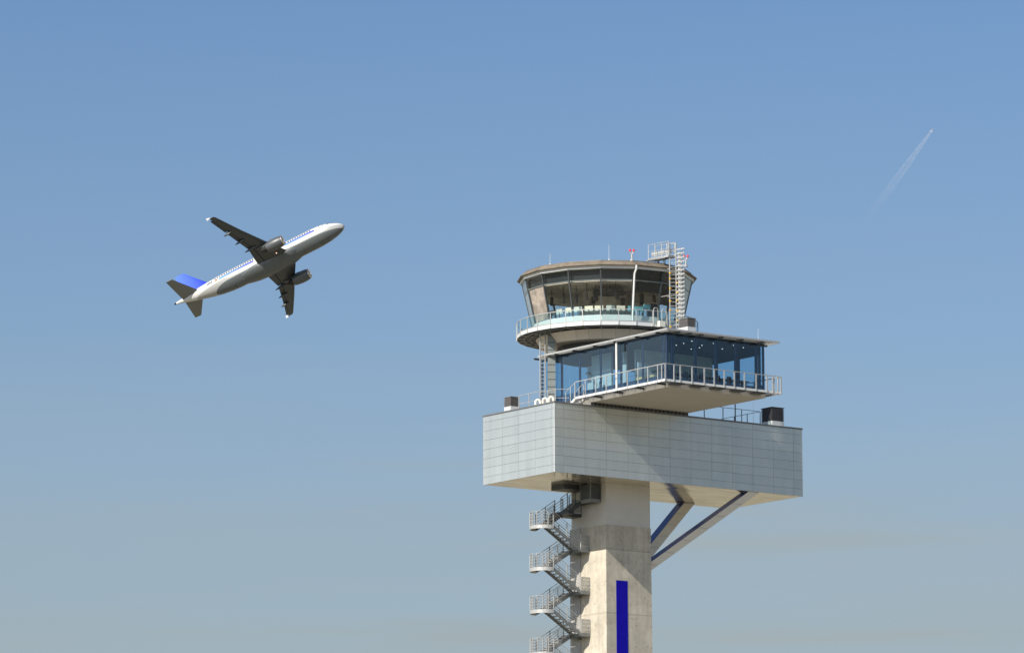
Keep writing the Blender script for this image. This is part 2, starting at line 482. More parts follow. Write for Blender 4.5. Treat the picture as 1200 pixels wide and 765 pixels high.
# ---- shaft
SZ = -2.95
def shaft_u1(z): return 10.44 + 0.012 * (-z)
shaft = MB()
shaft.hexa([(6.50, 2.46, GZ), (shaft_u1(GZ) - .2, 2.46, GZ), (shaft_u1(GZ) - .2, 6.6, GZ), (6.50, 6.6, GZ)],
           [(6.42, 2.51, SZ), (10.45, 2.51, SZ), (10.45, 6.55, SZ), (6.42, 6.55, SZ)])
shaft = part('shaft', shaft, M['concrete'])
part('shaft_head', MB().box(6.45, 10.42, 2.54, 6.56, SZ, -0.002), M['render'])
part('shaft_pilaster', MB().box(6.34, 6.60, 5.46, 6.62, GZ, SZ + 0.003), M['pilaster'])
part('painted_stripe', MB().hexa([(7.34, 2.40, -40), (8.34, 2.40, -40), (8.34, 2.60, -40), (7.34, 2.60, -40)],
                                 [(7.30, 2.49, -6.86), (8.32, 2.49, -6.86), (8.32, 2.60, -6.86), (7.30, 2.60, -6.86)]), M['blue'], shaft)

# ---- service block, clad in panels
BU, BV, BH = 22.47, 8.40, 4.94
block = part('service_block', MB().box(0.03, BU - 0.03, 0.03, BV - 0.03, 0.03, BH - 0.14), M['panel_core'])
us = [0.0] + [0.78 + 1.898 * k for k in range(12)] + [BU]
vsj = [0.0, 0.33, 2.23, 4.20, 6.13, 8.07, BV]
zs = [0.0] + [0.53 + 0.656 * k for k in range(7)] + [BH - 0.06]
G = 0.012
cl = MB()
for z0, z1 in zip(zs, zs[1:]):
    za, zb = z0 + (G if z0 else 0), z1 - G
    for a, c in zip(us, us[1:]):
        a0 = a + (G * .6 if a else 0.03); c0 = c - (G * .6 if c < BU else 0.03)
        cl.box(a0, c0, 0.0, 0.028, za, zb)
        cl.box(a0, c0, BV - 0.028, BV, za, zb)
    for a, c in zip(vsj, vsj[1:]):
        a0 = a + (G * .6 if a else 0.0); c0 = c - (G * .6 if c < BV else 0)
        cl.box(0.0, 0.028, a0, c0, za, zb)
        cl.box(BU - 0.028, BU, a0, c0, za, zb)
part('cladding', cl, M['panel'], block)
# corner trims
for (a, c) in ((-0.012, -0.012), (BU - 0.05, -0.012), (-0.012, BV - 0.05), (BU - 0.05, BV - 0.05)):
    ct = MB(); ct.box(a, a + 0.062, c, c + 0.062, -0.012, BH - 0.06); part('corner_trim', ct, M['white_sheet'] if a < 1 and c < 1 else M['panel'], block)
cp = MB()
cp.box(-0.06, BU + 0.06, -0.06, 0.30, BH - 0.055, BH + 0.035)
cp.box(-0.06, BU + 0.06, BV - 0.30, BV + 0.06, BH - 0.055, BH + 0.035)
cp.box(-0.06, 0.30, 0.302, BV - 0.302, BH - 0.055, BH + 0.035)
cp.box(BU - 0.30, BU + 0.06, 0.302, BV - 0.302, BH - 0.055, BH + 0.035)
part('parapet_coping', cp, M['coping'], block)
part('roof_deck', MB().box(0.31, BU - 0.31, 0.31, BV - 0.31, BH - 0.15, BH - 0.06), M['grey_sheet'], block)
part('block_soffit', MB().box(0.05, BU - 0.05, 0.05, BV - 0.05, -0.004, 0.027), M['soffit'], block)

# ---- raking struts
def strut(top, bot, wu, wv):
    (tu, tv), (bu_, bv_, bz) = top, bot
    def sec(f):
        u = bu_ + (tu - bu_) * f; v = bv_ + (tv - bv_) * f; z = bz * (1 - f)
        return [(u - wu, v, z), (u, v, z), (u, v + wv, z), (u - wu, v + wv, z)]
    b_ = MB()
    n = 7
    for k in range(n):
        b_.hexa(sec(k / n + 0.0022), sec((k + 1) / n - 0.0022))
    s_ = part('strut', b_, M['strut'])
    c_ = MB()
    def inner(f): return [(x + dx, y + dy, z) for (x, y, z), (dx, dy) in zip(sec(f), ((.03, .03), (-.03, .03), (-.03, -.03), (.03, -.03)))]
    c_.hexa(inner(-0.08), inner(0.997))
    part('strut_core', c_, M['panel_core'], s_)
    d_ = MB(); lo, hi = sec(-0.05), sec(0.995)
    d_.hexa([Vector(lo[0]) - Vector((.012, -.01, 0)), Vector(lo[0]) - Vector((.002, -.01, 0)), Vector(lo[3]) - Vector((.002, .01, 0)), Vector(lo[3]) - Vector((.012, .01, 0))],
            [Vector(hi[0]) - Vector((.012, -.01, 0)), Vector(hi[0]) - Vector((.002, -.01, 0)), Vector(hi[3]) - Vector((.002, .01, 0)), Vector(hi[3]) - Vector((.012, .01, 0))])
    part('blue_top_sheet', d_, M['blue_sheet'], s_)


strut((18.53, 0.12), (10.45, 3.60, -6.35), 0.97, 0.95)
strut((18.45, 7.42), (10.45, 4.70, -6.55), 0.97, 0.90)

# ---- cantilevered lounge
GU0, GU1, GV0, GV1 = 3.35, 12.05, -8.48, 6.0
lounge = MB()
lounge.box(GU0, GU1, GV0, 0.178, 5.20, 5.42)
lounge.box(GU0, GU1, 0.18, GV1, 4.885, 5.42)
lounge = part('lounge_slab', lounge, M['slab'])
fa = MB()      # sheet fascia round the slab, in lengths
fu = [GU0 - 0.03] + [GU0 + 1.45 * k for k in range(1, 6)] + [GU1 + 0.03]
for a, c in zip(fu, fu[1:]): fa.box(a + .008, c - .008, GV0 - 0.03, GV0 - 0.002, 5.195, 5.53)
fv = [GV0 - 0.03] + [GV0 + 1.45 * k for k in range(1, 7)] + [0.35]
for a, c in zip(fv, fv[1:]):
    fa.box(GU0 - 0.03, GU0 - 0.002, a + .03, c - .004, 5.195, 5.53)
    fa.box(GU1 + 0.002, GU1 + 0.03, a + .03, c - .004, 5.195, 5.53)
part('slab_fascia', fa, M['grey_sheet'], lounge)
part('lounge_floor', MB().box(GU0 + .02, GU1 - .02, GV0 + .02, GV1, 5.425, 5.62), M['carpet'], lounge)
k = GU0 + 0.1
while k < GU1:
    part('vent_fin', MB().box(k, k + 0.07, 0.07, 0.11, 4.90, 5.196), M['galv_dark'], lounge)
    k += 0.36
part('vent_back', MB().box(GU0, GU1, 0.12, 0.16, 4.87, 5.197), M['dark'], lounge)
# glazing
GZ0, GZ1 = 5.63, 9.0
mu_front = [3.35, 3.87, 5.90, 7.70, 9.50, 11.35, 12.05]
mu_left = [-8.48, -8.0, -5.70, -3.25, -0.90, 1.50, 3.6, 6.0]
def mullion(u, v, wu, wv): part('mullion', MB().box(u - wu / 2, u + wu / 2, v - wv / 2, v + wv / 2, GZ0, GZ1), M['frame'], lounge)
for i, u in enumerate(mu_front):
    wd = 0.20 if 0 < i < 6 else 0.12
    mullion(min(max(u, GU0 + .06), GU1 - .06), GV0 + 0.07, wd, 0.12)
for i, v in enumerate(mu_left[1:]):
    mullion(GU0 + 0.07, v - (0.06 if v == 6.0 else 0), 0.12, 0.11)
    mullion(GU1 - 0.07, v - (0.06 if v == 6.0 else 0), 0.12, 0.16)
for a, c in zip(mu_front, mu_front[1:]):
    part('glass_pane', MB().box(a + .015, c - .015, GV0 - .012, GV0 + .006, GZ0, GZ1), M['glass'], lounge)
    part('glass_pane', MB().box(a + .015, c - .015, GV1 - .006, GV1 + .012, GZ0, GZ1), M['glass'], lounge)
for a, c in zip(mu_left, mu_left[1:]):
    part('glass_pane', MB().box(GU0 - .012, GU0 + .006, a + .015, c - .015, GZ0, GZ1), M['glass'], lounge)
    part('glass_pane', MB().box(GU1 - .006, GU1 + .012, a + .015, c - .015, GZ0, GZ1), M['glass'], lounge)
sp_ = MB()
sp_.box(GU0 + .03, GU0 + .09, GV0 + .15, GV1 - .1, GZ0, 6.12)
sp_.box(GU1 - .09, GU1 - .03, GV0 + .15, GV1 - .1, GZ0, 6.12)
sp_.box(GU0 + .14, GU1 - .14, GV0 + .03, GV0 + .09, GZ0, 5.95)
part('sill_panel', sp_, M['navy'], lounge)
hd = MB()
hd.box(GU1 - .20, GU1 - .14, GV0 + .3, GV1 - .2, 8.25, 8.86)
hd.box(GU0 + .14, GU1 - .14, GV0 + .02, GV0 + .06, 8.88, GZ1)
hd.box(GU0 + .02, GU0 + .06, GV0 + .14, GV1 - .14, 8.88, GZ1)
part('window_head', hd, M['frame'], lounge)
part('lounge_ceiling', MB().box(GU0 + .1, GU1 - .1, GV0 + .1, GV1 - .1, 8.87, 8.95), M['ceil_dark'], lounge)
part('back_wall', MB().box(4.9, 11.8, -3.0, -2.85, 5.62, 8.72), M['wall_grey'], lounge)
part('lift_lobby_wall', MB().box(4.9, 5.05, -0.2, 2.1, 5.62, 8.87), M['wall_grey'], lounge)
part('low_screen', MB().box(4.3, 5.5, -4.05, -3.95, 5.62, 7.6), M['wall_white'], lounge)
part('partition', MB().box(4.5, 4.6, -2.4, -1.9, 5.62, 8.6), M['wall_white'], lounge)
part('partition', MB().box(5.3, 5.4, 2.6, 3.1, 5.62, 8.3), M['wall_white'], lounge)
st_ = MB()
for k in range(9): st_.box(4.9, 5.9, 0.3 + 0.28 * k, 0.56 + 0.28 * k, 5.62 + .25 * k, 5.82 + .25 * k)
part('inner_stair', st_, M['galv'], lounge)
random.seed(3)
for (u, v) in [(4.7, -7.5), (6.5, -7.3), (6.65, -6.2), (6.7, -5.3), (8.35, -7.4), (8.2, -6.3), (8.7, -5.4), (8.6, -4.6), (10.0, -7.6), (10.35, -5.9), (11.2, -7.2)]:
    d_ = MB(); d_.tube((u, v, 8.845), (u, v, 8.868), 0.036, 10); part('downlight', d_, M['lamp'], lounge)

# roof with slatted overhang
roof = MB()
RU0, RU1, RV0, RV1 = 2.68, 12.75, -9.35, 5.5
roof.box(GU0 - .05, GU1 + .05, GV0 - .05, GV1 + .02, 9.02, 9.17)
roof = part('lounge_roof', roof, M['galv_dark'], lounge)
rim = MB()
rim.box(RU0, RU1, RV0, RV0 + .06, 9.03, 9.15)
rim.box(RU0, RU0 + .06, RV0 + .061, RV1, 9.03, 9.15)
rim.box(RU1 - .06, RU1, RV0 + .061, RV1, 9.03, 9.15)
part('canopy_rim', rim, M['galv'], roof)
sl = MB()
for k in range(4):
    o_ = 0.14 + 0.17 * k
    sl.box(RU0 + o_, RU1 - o_, RV0 + o_, RV0 + o_ + 0.11, 9.06, 9.10)
    sl.box(RU0 + o_, RU0 + o_ + 0.09, RV0 + o_ + .112, RV1, 9.06, 9.10)
    sl.box(RU1 - o_ - 0.09, RU1 - o_, RV0 + o_ + .112, RV1, 9.06, 9.10)
part('canopy_slats', sl, M['galv'], roof)
for u in mu_front[1:6] + [4.9]: part('canopy_bracket', MB().box(u - .05, u + .05, RV0 + .061, GV0 - .05, 8.93, 9.055), M['dark'], roof)
for v in mu_left[1:]:
    part('canopy_bracket', MB().box(RU0 + .061, GU0 - .05, v - .05, v + .05, 8.93, 9.055), M['dark'], roof)
    part('canopy_bracket', MB().box(GU1 + .05, RU1 - .061, v - .05, v + .05, 8.93, 9.055), M['dark'], roof)
part('lounge_downpipe', MB().tube((2.95, -3.3, 5.57), (2.95, -3.3, 9.03), 0.075, 8), M['white'], lounge, 40)

# balcony round the lounge
BU0, BU1, BV0, BV1 = 2.53, 12.85, -9.30, 0.9
bal = MB()
bal.box(BU0, BU1, BV0, GV0 - .033, 5.46, 5.56)
bal.box(BU0, GU0 - .033, GV0 - .030, BV1, 5.46, 5.56)
bal.box(GU1 + .033, BU1, GV0 - .030, BV1, 5.46, 5.56)
bal = part('balcony', bal, M['grating'])
rm = MB()
rm.box(BU0 - .012, BU1 + .012, BV0 - .02, BV0 - .002, 5.44, 5.60)
rm.box(BU0 - .02, BU0 - .002, BV0 - .001, BV1, 5.44, 5.60)
rm.box(BU1 + .002, BU1 + .02, BV0 - .001, BV1, 5.44, 5.60)
part('balcony_edge', rm, M['white'], bal)
for u in np.arange(BU0 + .9, BU1 - .5, 1.8): part('balcony_bracket', MB().box(u, u + .9, BV0 + .1, GV0 - .04, 5.36, 5.458), M['dark'], bal)
for v in np.arange(BV0 + .9, 0.2, 2.4): part('balcony_bracket', MB().box(BU0 + .1, GU0 - .04, v, v + .16, 5.34, 5.458), M['dark'], bal)
rl = MB()
RZ0, RZ1 = 5.44, 6.66
rl.bar((BU0, BV0, RZ1), (BU1, BV0, RZ1), .06, .05)
rl.bar((BU0, BV0 + .03, RZ1), (BU0, BV1, RZ1), .06, .05)
rl.bar((BU1, BV0 + .03, RZ1), (BU1, BV1, RZ1), .06, .05)
rail = part('balcony_handrail', rl, M['galv'], bal)
fpx = [780.7, 790.8, 798.2, 812, 826.4, 838.1, 850, 862, 874, 888, 901, 908, 918]
fu_ = [BU0 + (x - 780.7) / (918 - 780.7) * (BU1 - BU0) for x in fpx]
for u in fu_: part('railing_post', MB().box(u - .045, u + .045, BV0 - .05, BV0 + .005, RZ0, RZ1 - .025), M['galv'], bal)
for v in [BV0 + .35, BV0 + .8, BV0 + 1.9, BV0 + 3.0, BV0 + 4.2, BV0 + 5.35, BV0 + 6.6, BV0 + 7.8, BV0 + 9.0, BV1]:
    part('railing_post', MB().box(BU0 - .05, BU0 + .005, v - .03, v + .03, RZ0, RZ1 - .025), M['galv'], bal)
    part('railing_post', MB().box(BU1 - .005, BU1 + .05, v - .04, v + .04, RZ0, RZ1 - .025), M['galv'], bal)
# ---- control cab
CU, CV = 8.02, 4.30
def cp_(R, deg, z):
    x, y = R * math.sin(rad(deg)), -R * math.cos(rad(deg))
    return Vector((CU + x * RU[0] + y * RU[1], CV + x * LV[0] + y * LV[1], z))
A0 = -5.2
AZ = [A0 + 22.5 * k for k in range(16)]
def ringp(R, z, az=AZ): return [cp_(R, a, z) for a in az]
def band(mb, Ro0, z0, Ro1, z1, Ri0, Ri1, az=AZ, gap=0.0):
    """faceted band: outer face from (Ro0,z0) to (Ro1,z1), each facet a closed block"""
    n = len(az)
    for k in range(n):
        a, c = az[k] + gap, az[(k + 1) % n] + (360 if k == n - 1 else 0) - gap
        mb.hexa([cp_(Ro0, a, z0), cp_(Ro0, c, z0), cp_(Ri0, c, z0), cp_(Ri0, a, z0)],
                [cp_(Ro1, a, z1), cp_(Ro1, c, z1), cp_(Ri1, c, z1), cp_(Ri1, a, z1)])
    return mb

drum = MB()
az32 = [A0 + 11.25 * k for k in range(32)]
band(drum, 4.72, 9.98, 5.12, 10.62, 4.5, 4.9, az32, 0.09)
drum = part('cab_drum', drum, M['cab_panel'])
dc = MB(); dc.loft([ringp(4.6, 9.97, az32), ringp(4.95, 10.6, az32)]); part('drum_core', dc, M['cab_panel'], drum)
dn = MB(); dn.loft([ringp(3.6, 9.17, az32), ringp(3.6, 9.968, az32)]); part('drum_neck', dn, M['dark'], drum)
# gallery deck
deck = MB(); deck.loft([ringp(6.46, 10.74, az32), ringp(6.46, 10.84, az32)]); deck = part('gallery_deck', deck, M['galv_dark'], drum)
fb = MB(); band(fb, 6.50, 10.66, 6.50, 10.95, 6.464, 6.464, az32, 0.06); part('gallery_fascia', fb, M['white_sheet'], deck)
gb = MB()
for a in az32: gb.bar(cp_(5.0, a, 10.64), cp_(6.4, a, 10.70), .10, .10)
for R_ in (5.6, 6.05): band(gb, R_, 10.66, R_, 10.735, R_ - .12, R_ - .12, az32)
part('gallery_brackets', gb, M['galv_dark'], deck)
for k, a in enumerate(az32):
    c = a + 11.25
    pp = MB()
    pp.bar(cp_(6.52, a, 10.68), cp_(6.52, a, 11.80), .05, .05, up=cp_(1, a, 0) - cp_(0, a, 0))
    part('gallery_post', pp, M['galv'], deck)
    gp = MB(); gp.hexa([cp_(6.50, a + .4, 10.99), cp_(6.50, c - .4, 10.99), cp_(6.485, c - .4, 10.99), cp_(6.485, a + .4, 10.99)],
                       [cp_(6.50, a + .4, 11.76), cp_(6.50, c - .4, 11.76), cp_(6.485, c - .4, 11.76), cp_(6.485, a + .4, 11.76)])
    part('railing_glass', gp, M['glass_rail'], deck)
hr = MB(); band(hr, 6.53, 11.77, 6.53, 11.81, 6.47, 6.47, az32); band(hr, 6.535, 10.96, 6.535, 10.988, 6.48, 6.48, az32)
part('gallery_handrail', hr, M['galv'], deck)
# sill wall, windows, head
RB, RT, ZB, ZM, ZT = 5.42, 6.13, 11.62, 13.98, 14.76
def RW(z): return RB + (RT - RB) * (z - ZB) / (ZT - ZB)
cab = MB(); band(cab, 5.36, 10.845, RW(11.58), 11.58, 5.25, 5.25)
cab = part('cab_sill_wall', cab, M['white_sheet'], T)
fl = MB(); fl.loft([ringp(5.2, 10.85), ringp(5.2, 10.95)]); part('cab_floor', fl, M['carpet'], cab)
for k in range(16):
    a, c = AZ[k], AZ[k] + 22.5
    def pane(z0, z1):
        q = MB(); d = 0.45
        q.hexa([cp_(RW(z0), a + d, z0), cp_(RW(z0), c - d, z0), cp_(RW(z0) - .02, c - d, z0), cp_(RW(z0) - .02, a + d, z0)],
               [cp_(RW(z1), a + d, z1), cp_(RW(z1), c - d, z1), cp_(RW(z1) - .02, c - d, z1), cp_(RW(z1) - .02, a + d, z1)])
        return q
    part('cab_window', pane(11.60, 13.95), M['glass_cab'], cab)
    part('transom_window', pane(14.02, 14.74), M['glass_cab'], cab)
    mu = MB()
    mu.bar(cp_(RW(11.58) - .03, a, 11.58), cp_(RW(14.76) - .03, a, 14.76), .10, .12, up=cp_(1, a, 0) - cp_(0, a, 0))
    part('cab_mullion', mu, M['mullion'], cab)
    tb = MB(); tb.hexa([cp_(RW(13.95), a + .5, 13.95), cp_(RW(13.95), c - .5, 13.95), cp_(RW(13.95) - .1, c - .5, 13.95), cp_(RW(13.95) - .1, a + .5, 13.95)],
                       [cp_(RW(14.02), a + .5, 14.02), cp_(RW(14.02), c - .5, 14.02), cp_(RW(14.02) - .1, c - .5, 14.02), cp_(RW(14.02) - .1, a + .5, 14.02)])
    part('transom_bar', tb, M['duct'], cab)
vd = MB(); band(vd, RW(14.0) - .3, 14.0, RW(14.74) - .3, 14.74, 5.2, 5.2); part('ceiling_void', vd, M['void'], cab)
ce = MB(); ce.loft([ringp(RW(13.98) - .28, 13.93), ringp(RW(13.98) - .28, 13.99)]); ceil = part('cab_ceiling', ce, M['cab_ceiling'], cab)
# fittings hanging from the ceiling
random.seed(12)
ed = MB(); rc = cp_(3.35, 2, 0)
ed.loft([[Vector((rc.x + 1.2 * math.cos(t_), rc.y + 1.2 * math.sin(t_), z)) for t_ in np.linspace(0, 2 * math.pi, 24, endpoint=False)] for z in (13.42, 13.50)])
ed.tube((rc.x, rc.y, 13.5), (rc.x, rc.y, 13.93), .05, 6)
part('ceiling_raft', ed, M['cab_dark'], ceil)
for (R_, a, h, wd) in [(4.7, -42, .7, .16), (4.5, -30, .55, .2), (4.9, -18, .45, .15), (4.2, -12, .9, .4), (4.6, -2, .35, .14), (4.9, 6, .6, .13), (4.0, 10, .5, .16), (4.8, 22, .55, .13), (4.4, 33, .8, .3), (4.9, 42, .5, .2), (3.0, -20, .5, .3), (2.6, 25, .6, .35), (4.6, 60, .7, .25), (4.5, -62, .6, .2)]:
    p = cp_(R_, a, 13.3 - random.random() * .5)
    q = MB(); q.box(p.x - wd / 2, p.x + wd / 2, p.y - .06, p.y + .06, p.z - h / 2, p.z + h / 2); q.tube((p.x, p.y, p.z + h / 2), (p.x, p.y, 13.93), .025, 6)
    part('hanging_display', q, M['cab_dark'], ceil)
def infill(k, z0, z1, m, lb_=None, d=.07):
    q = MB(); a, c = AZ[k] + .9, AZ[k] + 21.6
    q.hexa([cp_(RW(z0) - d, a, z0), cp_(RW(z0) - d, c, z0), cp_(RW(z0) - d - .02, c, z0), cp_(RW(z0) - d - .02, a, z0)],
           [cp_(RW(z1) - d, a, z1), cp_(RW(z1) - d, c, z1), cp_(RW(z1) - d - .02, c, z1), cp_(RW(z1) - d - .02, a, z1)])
    part('window_infill', q, m, cab, label=lb_)
for k, zz in ((1, 13.25), (2, 12.5)):  # dark sheets behind the upper part of two panes
    infill(k, zz, 13.93, M['infill_dark']); infill(k, 14.04, 14.72, M['infill_dark'])
for k in (3, 12):  # flat grey sheets behind the side panes, darker behind the transoms
    infill(k, 11.64, 13.93, M['infill_grey'], 'pale grey sheet behind a side window of the cab'); infill(k, 14.04, 14.72, M['infill_mid'])
infill(13, 11.64, 13.93, M['pink_reflection'], 'pinkish sheet painted as a reflection behind the left cab window')  # sheet coloured to imitate the ground reflected in this pane
sh = MB()
band(sh, 2.0, 10.95, 2.0, 13.93, 1.7, 1.7)
part('cab_core', sh, M['cab_ceiling'], cab)
# roof
hs = MB(); band(hs, 6.24, 14.765, 6.27, 14.95, 5.6, 5.6, gap=0.03); head = part('cab_head_fascia', hs, M['white_sheet'], cab)
rf = MB(); rf.loft([ringp(6.47, 14.96), ringp(6.49, 15.0), ringp(6.08, 15.33), ringp(5.9, 15.36), ringp(0.3, 15.55)]); rf = part('cab_roof', rf, M['roof_tan'], cab)
kb = MB(); band(kb, 6.10, 15.33, 6.10, 15.37, 5.95, 5.95, gap=.02); part('roof_edge_strip', kb, M['galv_dark'], rf)
dp = MB()
dp.path([cp_(6.44, 17.9, 14.98), cp_(6.44, 17.9, 14.72), cp_(6.25, 17.4, 14.45), cp_(6.22, 17.3, 14.35), cp_(5.75, 17.3, 11.6), cp_(5.72, 17.3, 10.86)], .075, 8)
part('cab_downpipe', dp, M['white'], cab, 50)

# ================================================================== CAB CONSOLES AND MONITORS
cons = Thing('console_desk', cp_(0, 0, 10.951), 'ring shaped dark controller desk standing inside the round glazed cab', 'desk')
q = MB(); band(q, 4.75, 10.96, 4.75, 11.62, 3.9, 3.9); q.build('cabinet', M['dark'], cons.o, cons.base)
q = MB(); band(q, 4.85, 11.622, 4.85, 11.68, 3.8, 3.8); q.build('desk_top', M['cream'], cons.o, cons.base)
mon = []
monl = [(-58, 'cream', 'leftmost cream monitor on the cab desk'), (-47, 'screen', 'grey monitor on the cab desk second from the left end'), (-36, 'cream', 'cream monitor on the cab desk left of the middle window post'),
        (-27, 'screen', 'grey monitor on the cab desk just left of the middle'), (-17, 'cream', 'cream monitor on the cab desk below the tan middle window'), (-8, 'cream', 'cream monitor on the cab desk by the middle window post'),
        (2, 'screen', 'grey monitor on the cab desk right of the middle window post'), (11, 'cream', 'cream monitor on the cab desk just left of the white downpipe'), (21, 'cyan', 'blue monitor on the cab desk just right of the white downpipe'),
        (28, 'cyan', 'blue monitor on the cab desk second right of the downpipe'), (36, 'cyan', 'raised blue monitor on the cab desk nearest the caged ladder')]
for a, m_, lb_ in monl:
    b0 = cp_(4.7, a, 11.681)
    tilt = 0.12
    th_ = Thing('monitor', b0, lb_, 'monitor', 'monitors on the cab desk')
    rr = cp_(1, a, 0) - cp_(0, a, 0); tt = Vector((-rr.y, rr.x, 0))
    z0 = 11.98 if a != 36 else 12.2
    pts = [b0 + tt * s * .30 + Vector((0, 0, z - b0.z)) + rr * (tilt * (z - z0)) for s, z in ((-1, z0), (1, z0), (1, z0 + .36), (-1, z0 + .36))]
    q = MB(); q.plate(pts, .07); q.build('casing', M[m_], th_.o, b0)
    q = MB(); q.tube(b0, b0 + Vector((0, 0, z0 - b0.z + .1)), .04, 6); q.build('stand', M['dark'], th_.o, b0)

p = cp_(4.45, 47, 11.681)
cb = Thing('equipment_cabinet', p, 'dark navy equipment cabinet on the cab desk left of the caged ladder', 'cabinet')
q = MB(); q.box(p.x - .35, p.x + .35, p.y - .25, p.y + .25, p.z, p.z + .95); q.build('body', M['navy'], cb.o, p)
q = MB(); q.box(p.x - .37, p.x + .37, p.y - .27, p.y + .27, p.z + .952, p.z + 1.0); q.build('top', M['dark'], cb.o, p)

# ================================================================== LOUNGE FURNITURE
dk = Thing('long_table', (7.6, -7.4, 5.622), 'long dark table behind the front glass of the lounge', 'table')
q = MB(); q.box(4.4, 11.2, -7.85, -7.0, 6.32, 6.37); q.build('table_top', M['fabric'], dk.o, dk.base)
for u in (4.6, 6.8, 8.9, 11.0):
    q = MB(); q.box(u - .04, u + .04, -7.7, -7.15, 5.622, 6.32); q.build('leg', M['dark'], dk.o, dk.base)
chl = ['dark office chair nearest the lounge corner post', 'dark office chair left of the middle of the lounge front', 'dark office chair at the middle of the lounge front', 'dark office chair against the lit glass in the lounge', 'dark office chair at the right end of the lounge table']
for u, lb_ in zip((5.2, 6.7, 8.2, 9.55, 10.6), chl):
    c_ = Thing('office_chair', (u, -6.6, 5.622), lb_, 'chair', 'office chairs in the lounge')
    q = MB(); q.box(u - .25, u + .25, -6.85, -6.4, 6.05, 6.14); q.build('seat', M['fabric'], c_.o, c_.base)
    q = MB(); q.hexa([(u - .24, -6.43, 6.2), (u + .24, -6.43, 6.2), (u + .24, -6.36, 6.2), (u - .24, -6.36, 6.2)], [(u - .2, -6.35, 6.85), (u + .2, -6.35, 6.85), (u + .2, -6.29, 6.85), (u - .2, -6.29, 6.85)]); q.build('backrest', M['fabric'], c_.o, c_.base)
    q = MB(); q.tube((u, -6.62, 5.7), (u, -6.62, 6.06), .03, 6)
    for k in range(5):
        t_ = 2 * math.pi * k / 5
        q.tube((u, -6.62, 5.72), (u + .28 * math.cos(t_), -6.62 + .28 * math.sin(t_), 5.66), .025, 5)
    q.build('pedestal', M['dark'], c_.o, c_.base)
for (u, v, ln, lb_) in ((3.9, -5.0, 0.9, 'pale timber sideboard behind the left lounge glass'), (3.9, -6.3, 0.45, 'small pale timber stool behind the left lounge glass')):
    s_ = Thing('sideboard' if ln > .6 else 'stool', (u, v, 5.622), lb_, 'furniture')
    q = MB(); q.box(u - .2, u + .2, v - ln / 2, v + ln / 2, 6.16, 6.36); q.build('top', M['timber'], s_.o, s_.base)
    q = MB()
    for a_ in (-1, 1):
        for c2 in (-1, 1): q.box(u + a_ * .15 - .025, u + a_ * .15 + .025, v + c2 * (ln / 2 - .06) - .025, v + c2 * (ln / 2 - .06) + .025, 5.622, 6.16)
    q.build('legs', M['timber'], s_.o, s_.base)
wl = Thing('desk_lamp', (3.8, -0.1, 5.622), 'white curved floor lamp behind the left lounge glass', 'lamp')
q = MB(); q.path([(3.8, -.1, 5.66), (3.8, -.1, 6.3), (3.8, -.25, 6.75), (3.8, -.55, 6.62), (3.8, -.7, 6.35)], .07, 8); q.build('stem', M['white'], wl.o, wl.base, 50)
q = MB(); q.tube((3.8, -.1, 5.622), (3.8, -.1, 5.68), .2, 12); q.tube((3.8, -.72, 6.36), (3.8, -.8, 6.1), .06, 10, .17); q.build('shade', M['white'], wl.o, wl.base, 50)

# ================================================================== EXTERNAL STAIRCASE
ST = (4.4, 5.45, GZ)
stair = Thing('escape_stair', ST, 'galvanised steel zigzag escape stair with round landings bolted to the concrete shaft', 'staircase')
S = stair.o
VN, VF, UC, UI, RL = 4.40, 6.50, 3.20, 5.62, 1.05
VC = (VN + VF) / 2
TURN = 3.0
ZO = -3.05
def spart(name, mb, m, parent=None, smooth=None): return mb.build(name, m, parent or S, ST, smooth)
def arc(R, z, n=12, a0=90, a1=270): return [(UC + R * math.cos(rad(a0 + (a1 - a0) * k / n)), VC + R * math.sin(rad(a0 + (a1 - a0) * k / n)), z) for k in range(n + 1)]
def flight(v0, v1, ua, za, ub, zb, n=8, m='galv_dark'):
    q = MB()
    for v in (v0 + .025, v1 - .025): q.bar((ua, v, za - .09), (ub, v, zb - .09), .05, .24)
    tr = MB()
    for k in range(1, n):
        f = k / n
        u = ua + (ub - ua) * f; z = za + (zb - za) * f
        tr.box(u - .15, u + .15, v0 + .055, v1 - .055, z - .025, z + .02)
    return q, tr
def rails(v, ua, za, ub, zb, posts=2, h=1.0):
    q = MB()
    for k in range(5):
        dz = 0.16 + (h - 0.16) * k / 4
        q.tube((ua, v, za + dz), (ub, v, zb + dz), .024 if k == 4 else .015, 5)
    for k in range(posts + 1):
        f = k / posts
        q.bar((ua + (ub - ua) * f, v, za + (zb - za) * f - .1), (ua + (ub - ua) * f, v, za + (zb - za) * f + h), .05, .05, up=(0, 1, 0))
    return q
proto = []
ZI = ZO - TURN / 2
# outer landing with its lip
q = MB(); q.hexa(arc(RL, ZO - .04)[::-1], arc(RL, ZO)[::-1])
ol = spart('landing', q, M['galv_dark'])
q = MB()
a_o = arc(RL + .02, ZO + .03, 16); a_i = arc(RL - .03, ZO + .03, 16)
for k in range(16):
    lo = [Vector(p) - Vector((0, 0, .26)) for p in (a_o[k], a_o[k + 1], a_i[k + 1], a_i[k])]
    q.hexa(lo, [a_o[k], a_o[k + 1], a_i[k + 1], a_i[k]])
lip = spart('landing_lip', q, M['galv'], ol, 40)
q = MB()
for k in range(5):
    q.path(arc(RL, ZO + .16 + .21 * k, 12), .024 if k == 4 else .015, 5)
for k in range(0, 9):
    p = arc(RL, ZO, 8)[k]; q.bar((p[0], p[1], p[2] - .1), (p[0], p[1], p[2] + 1.0), .05, .05, up=(0, 1, 0))
olr = spart('landing_railing', q, M['galv'])
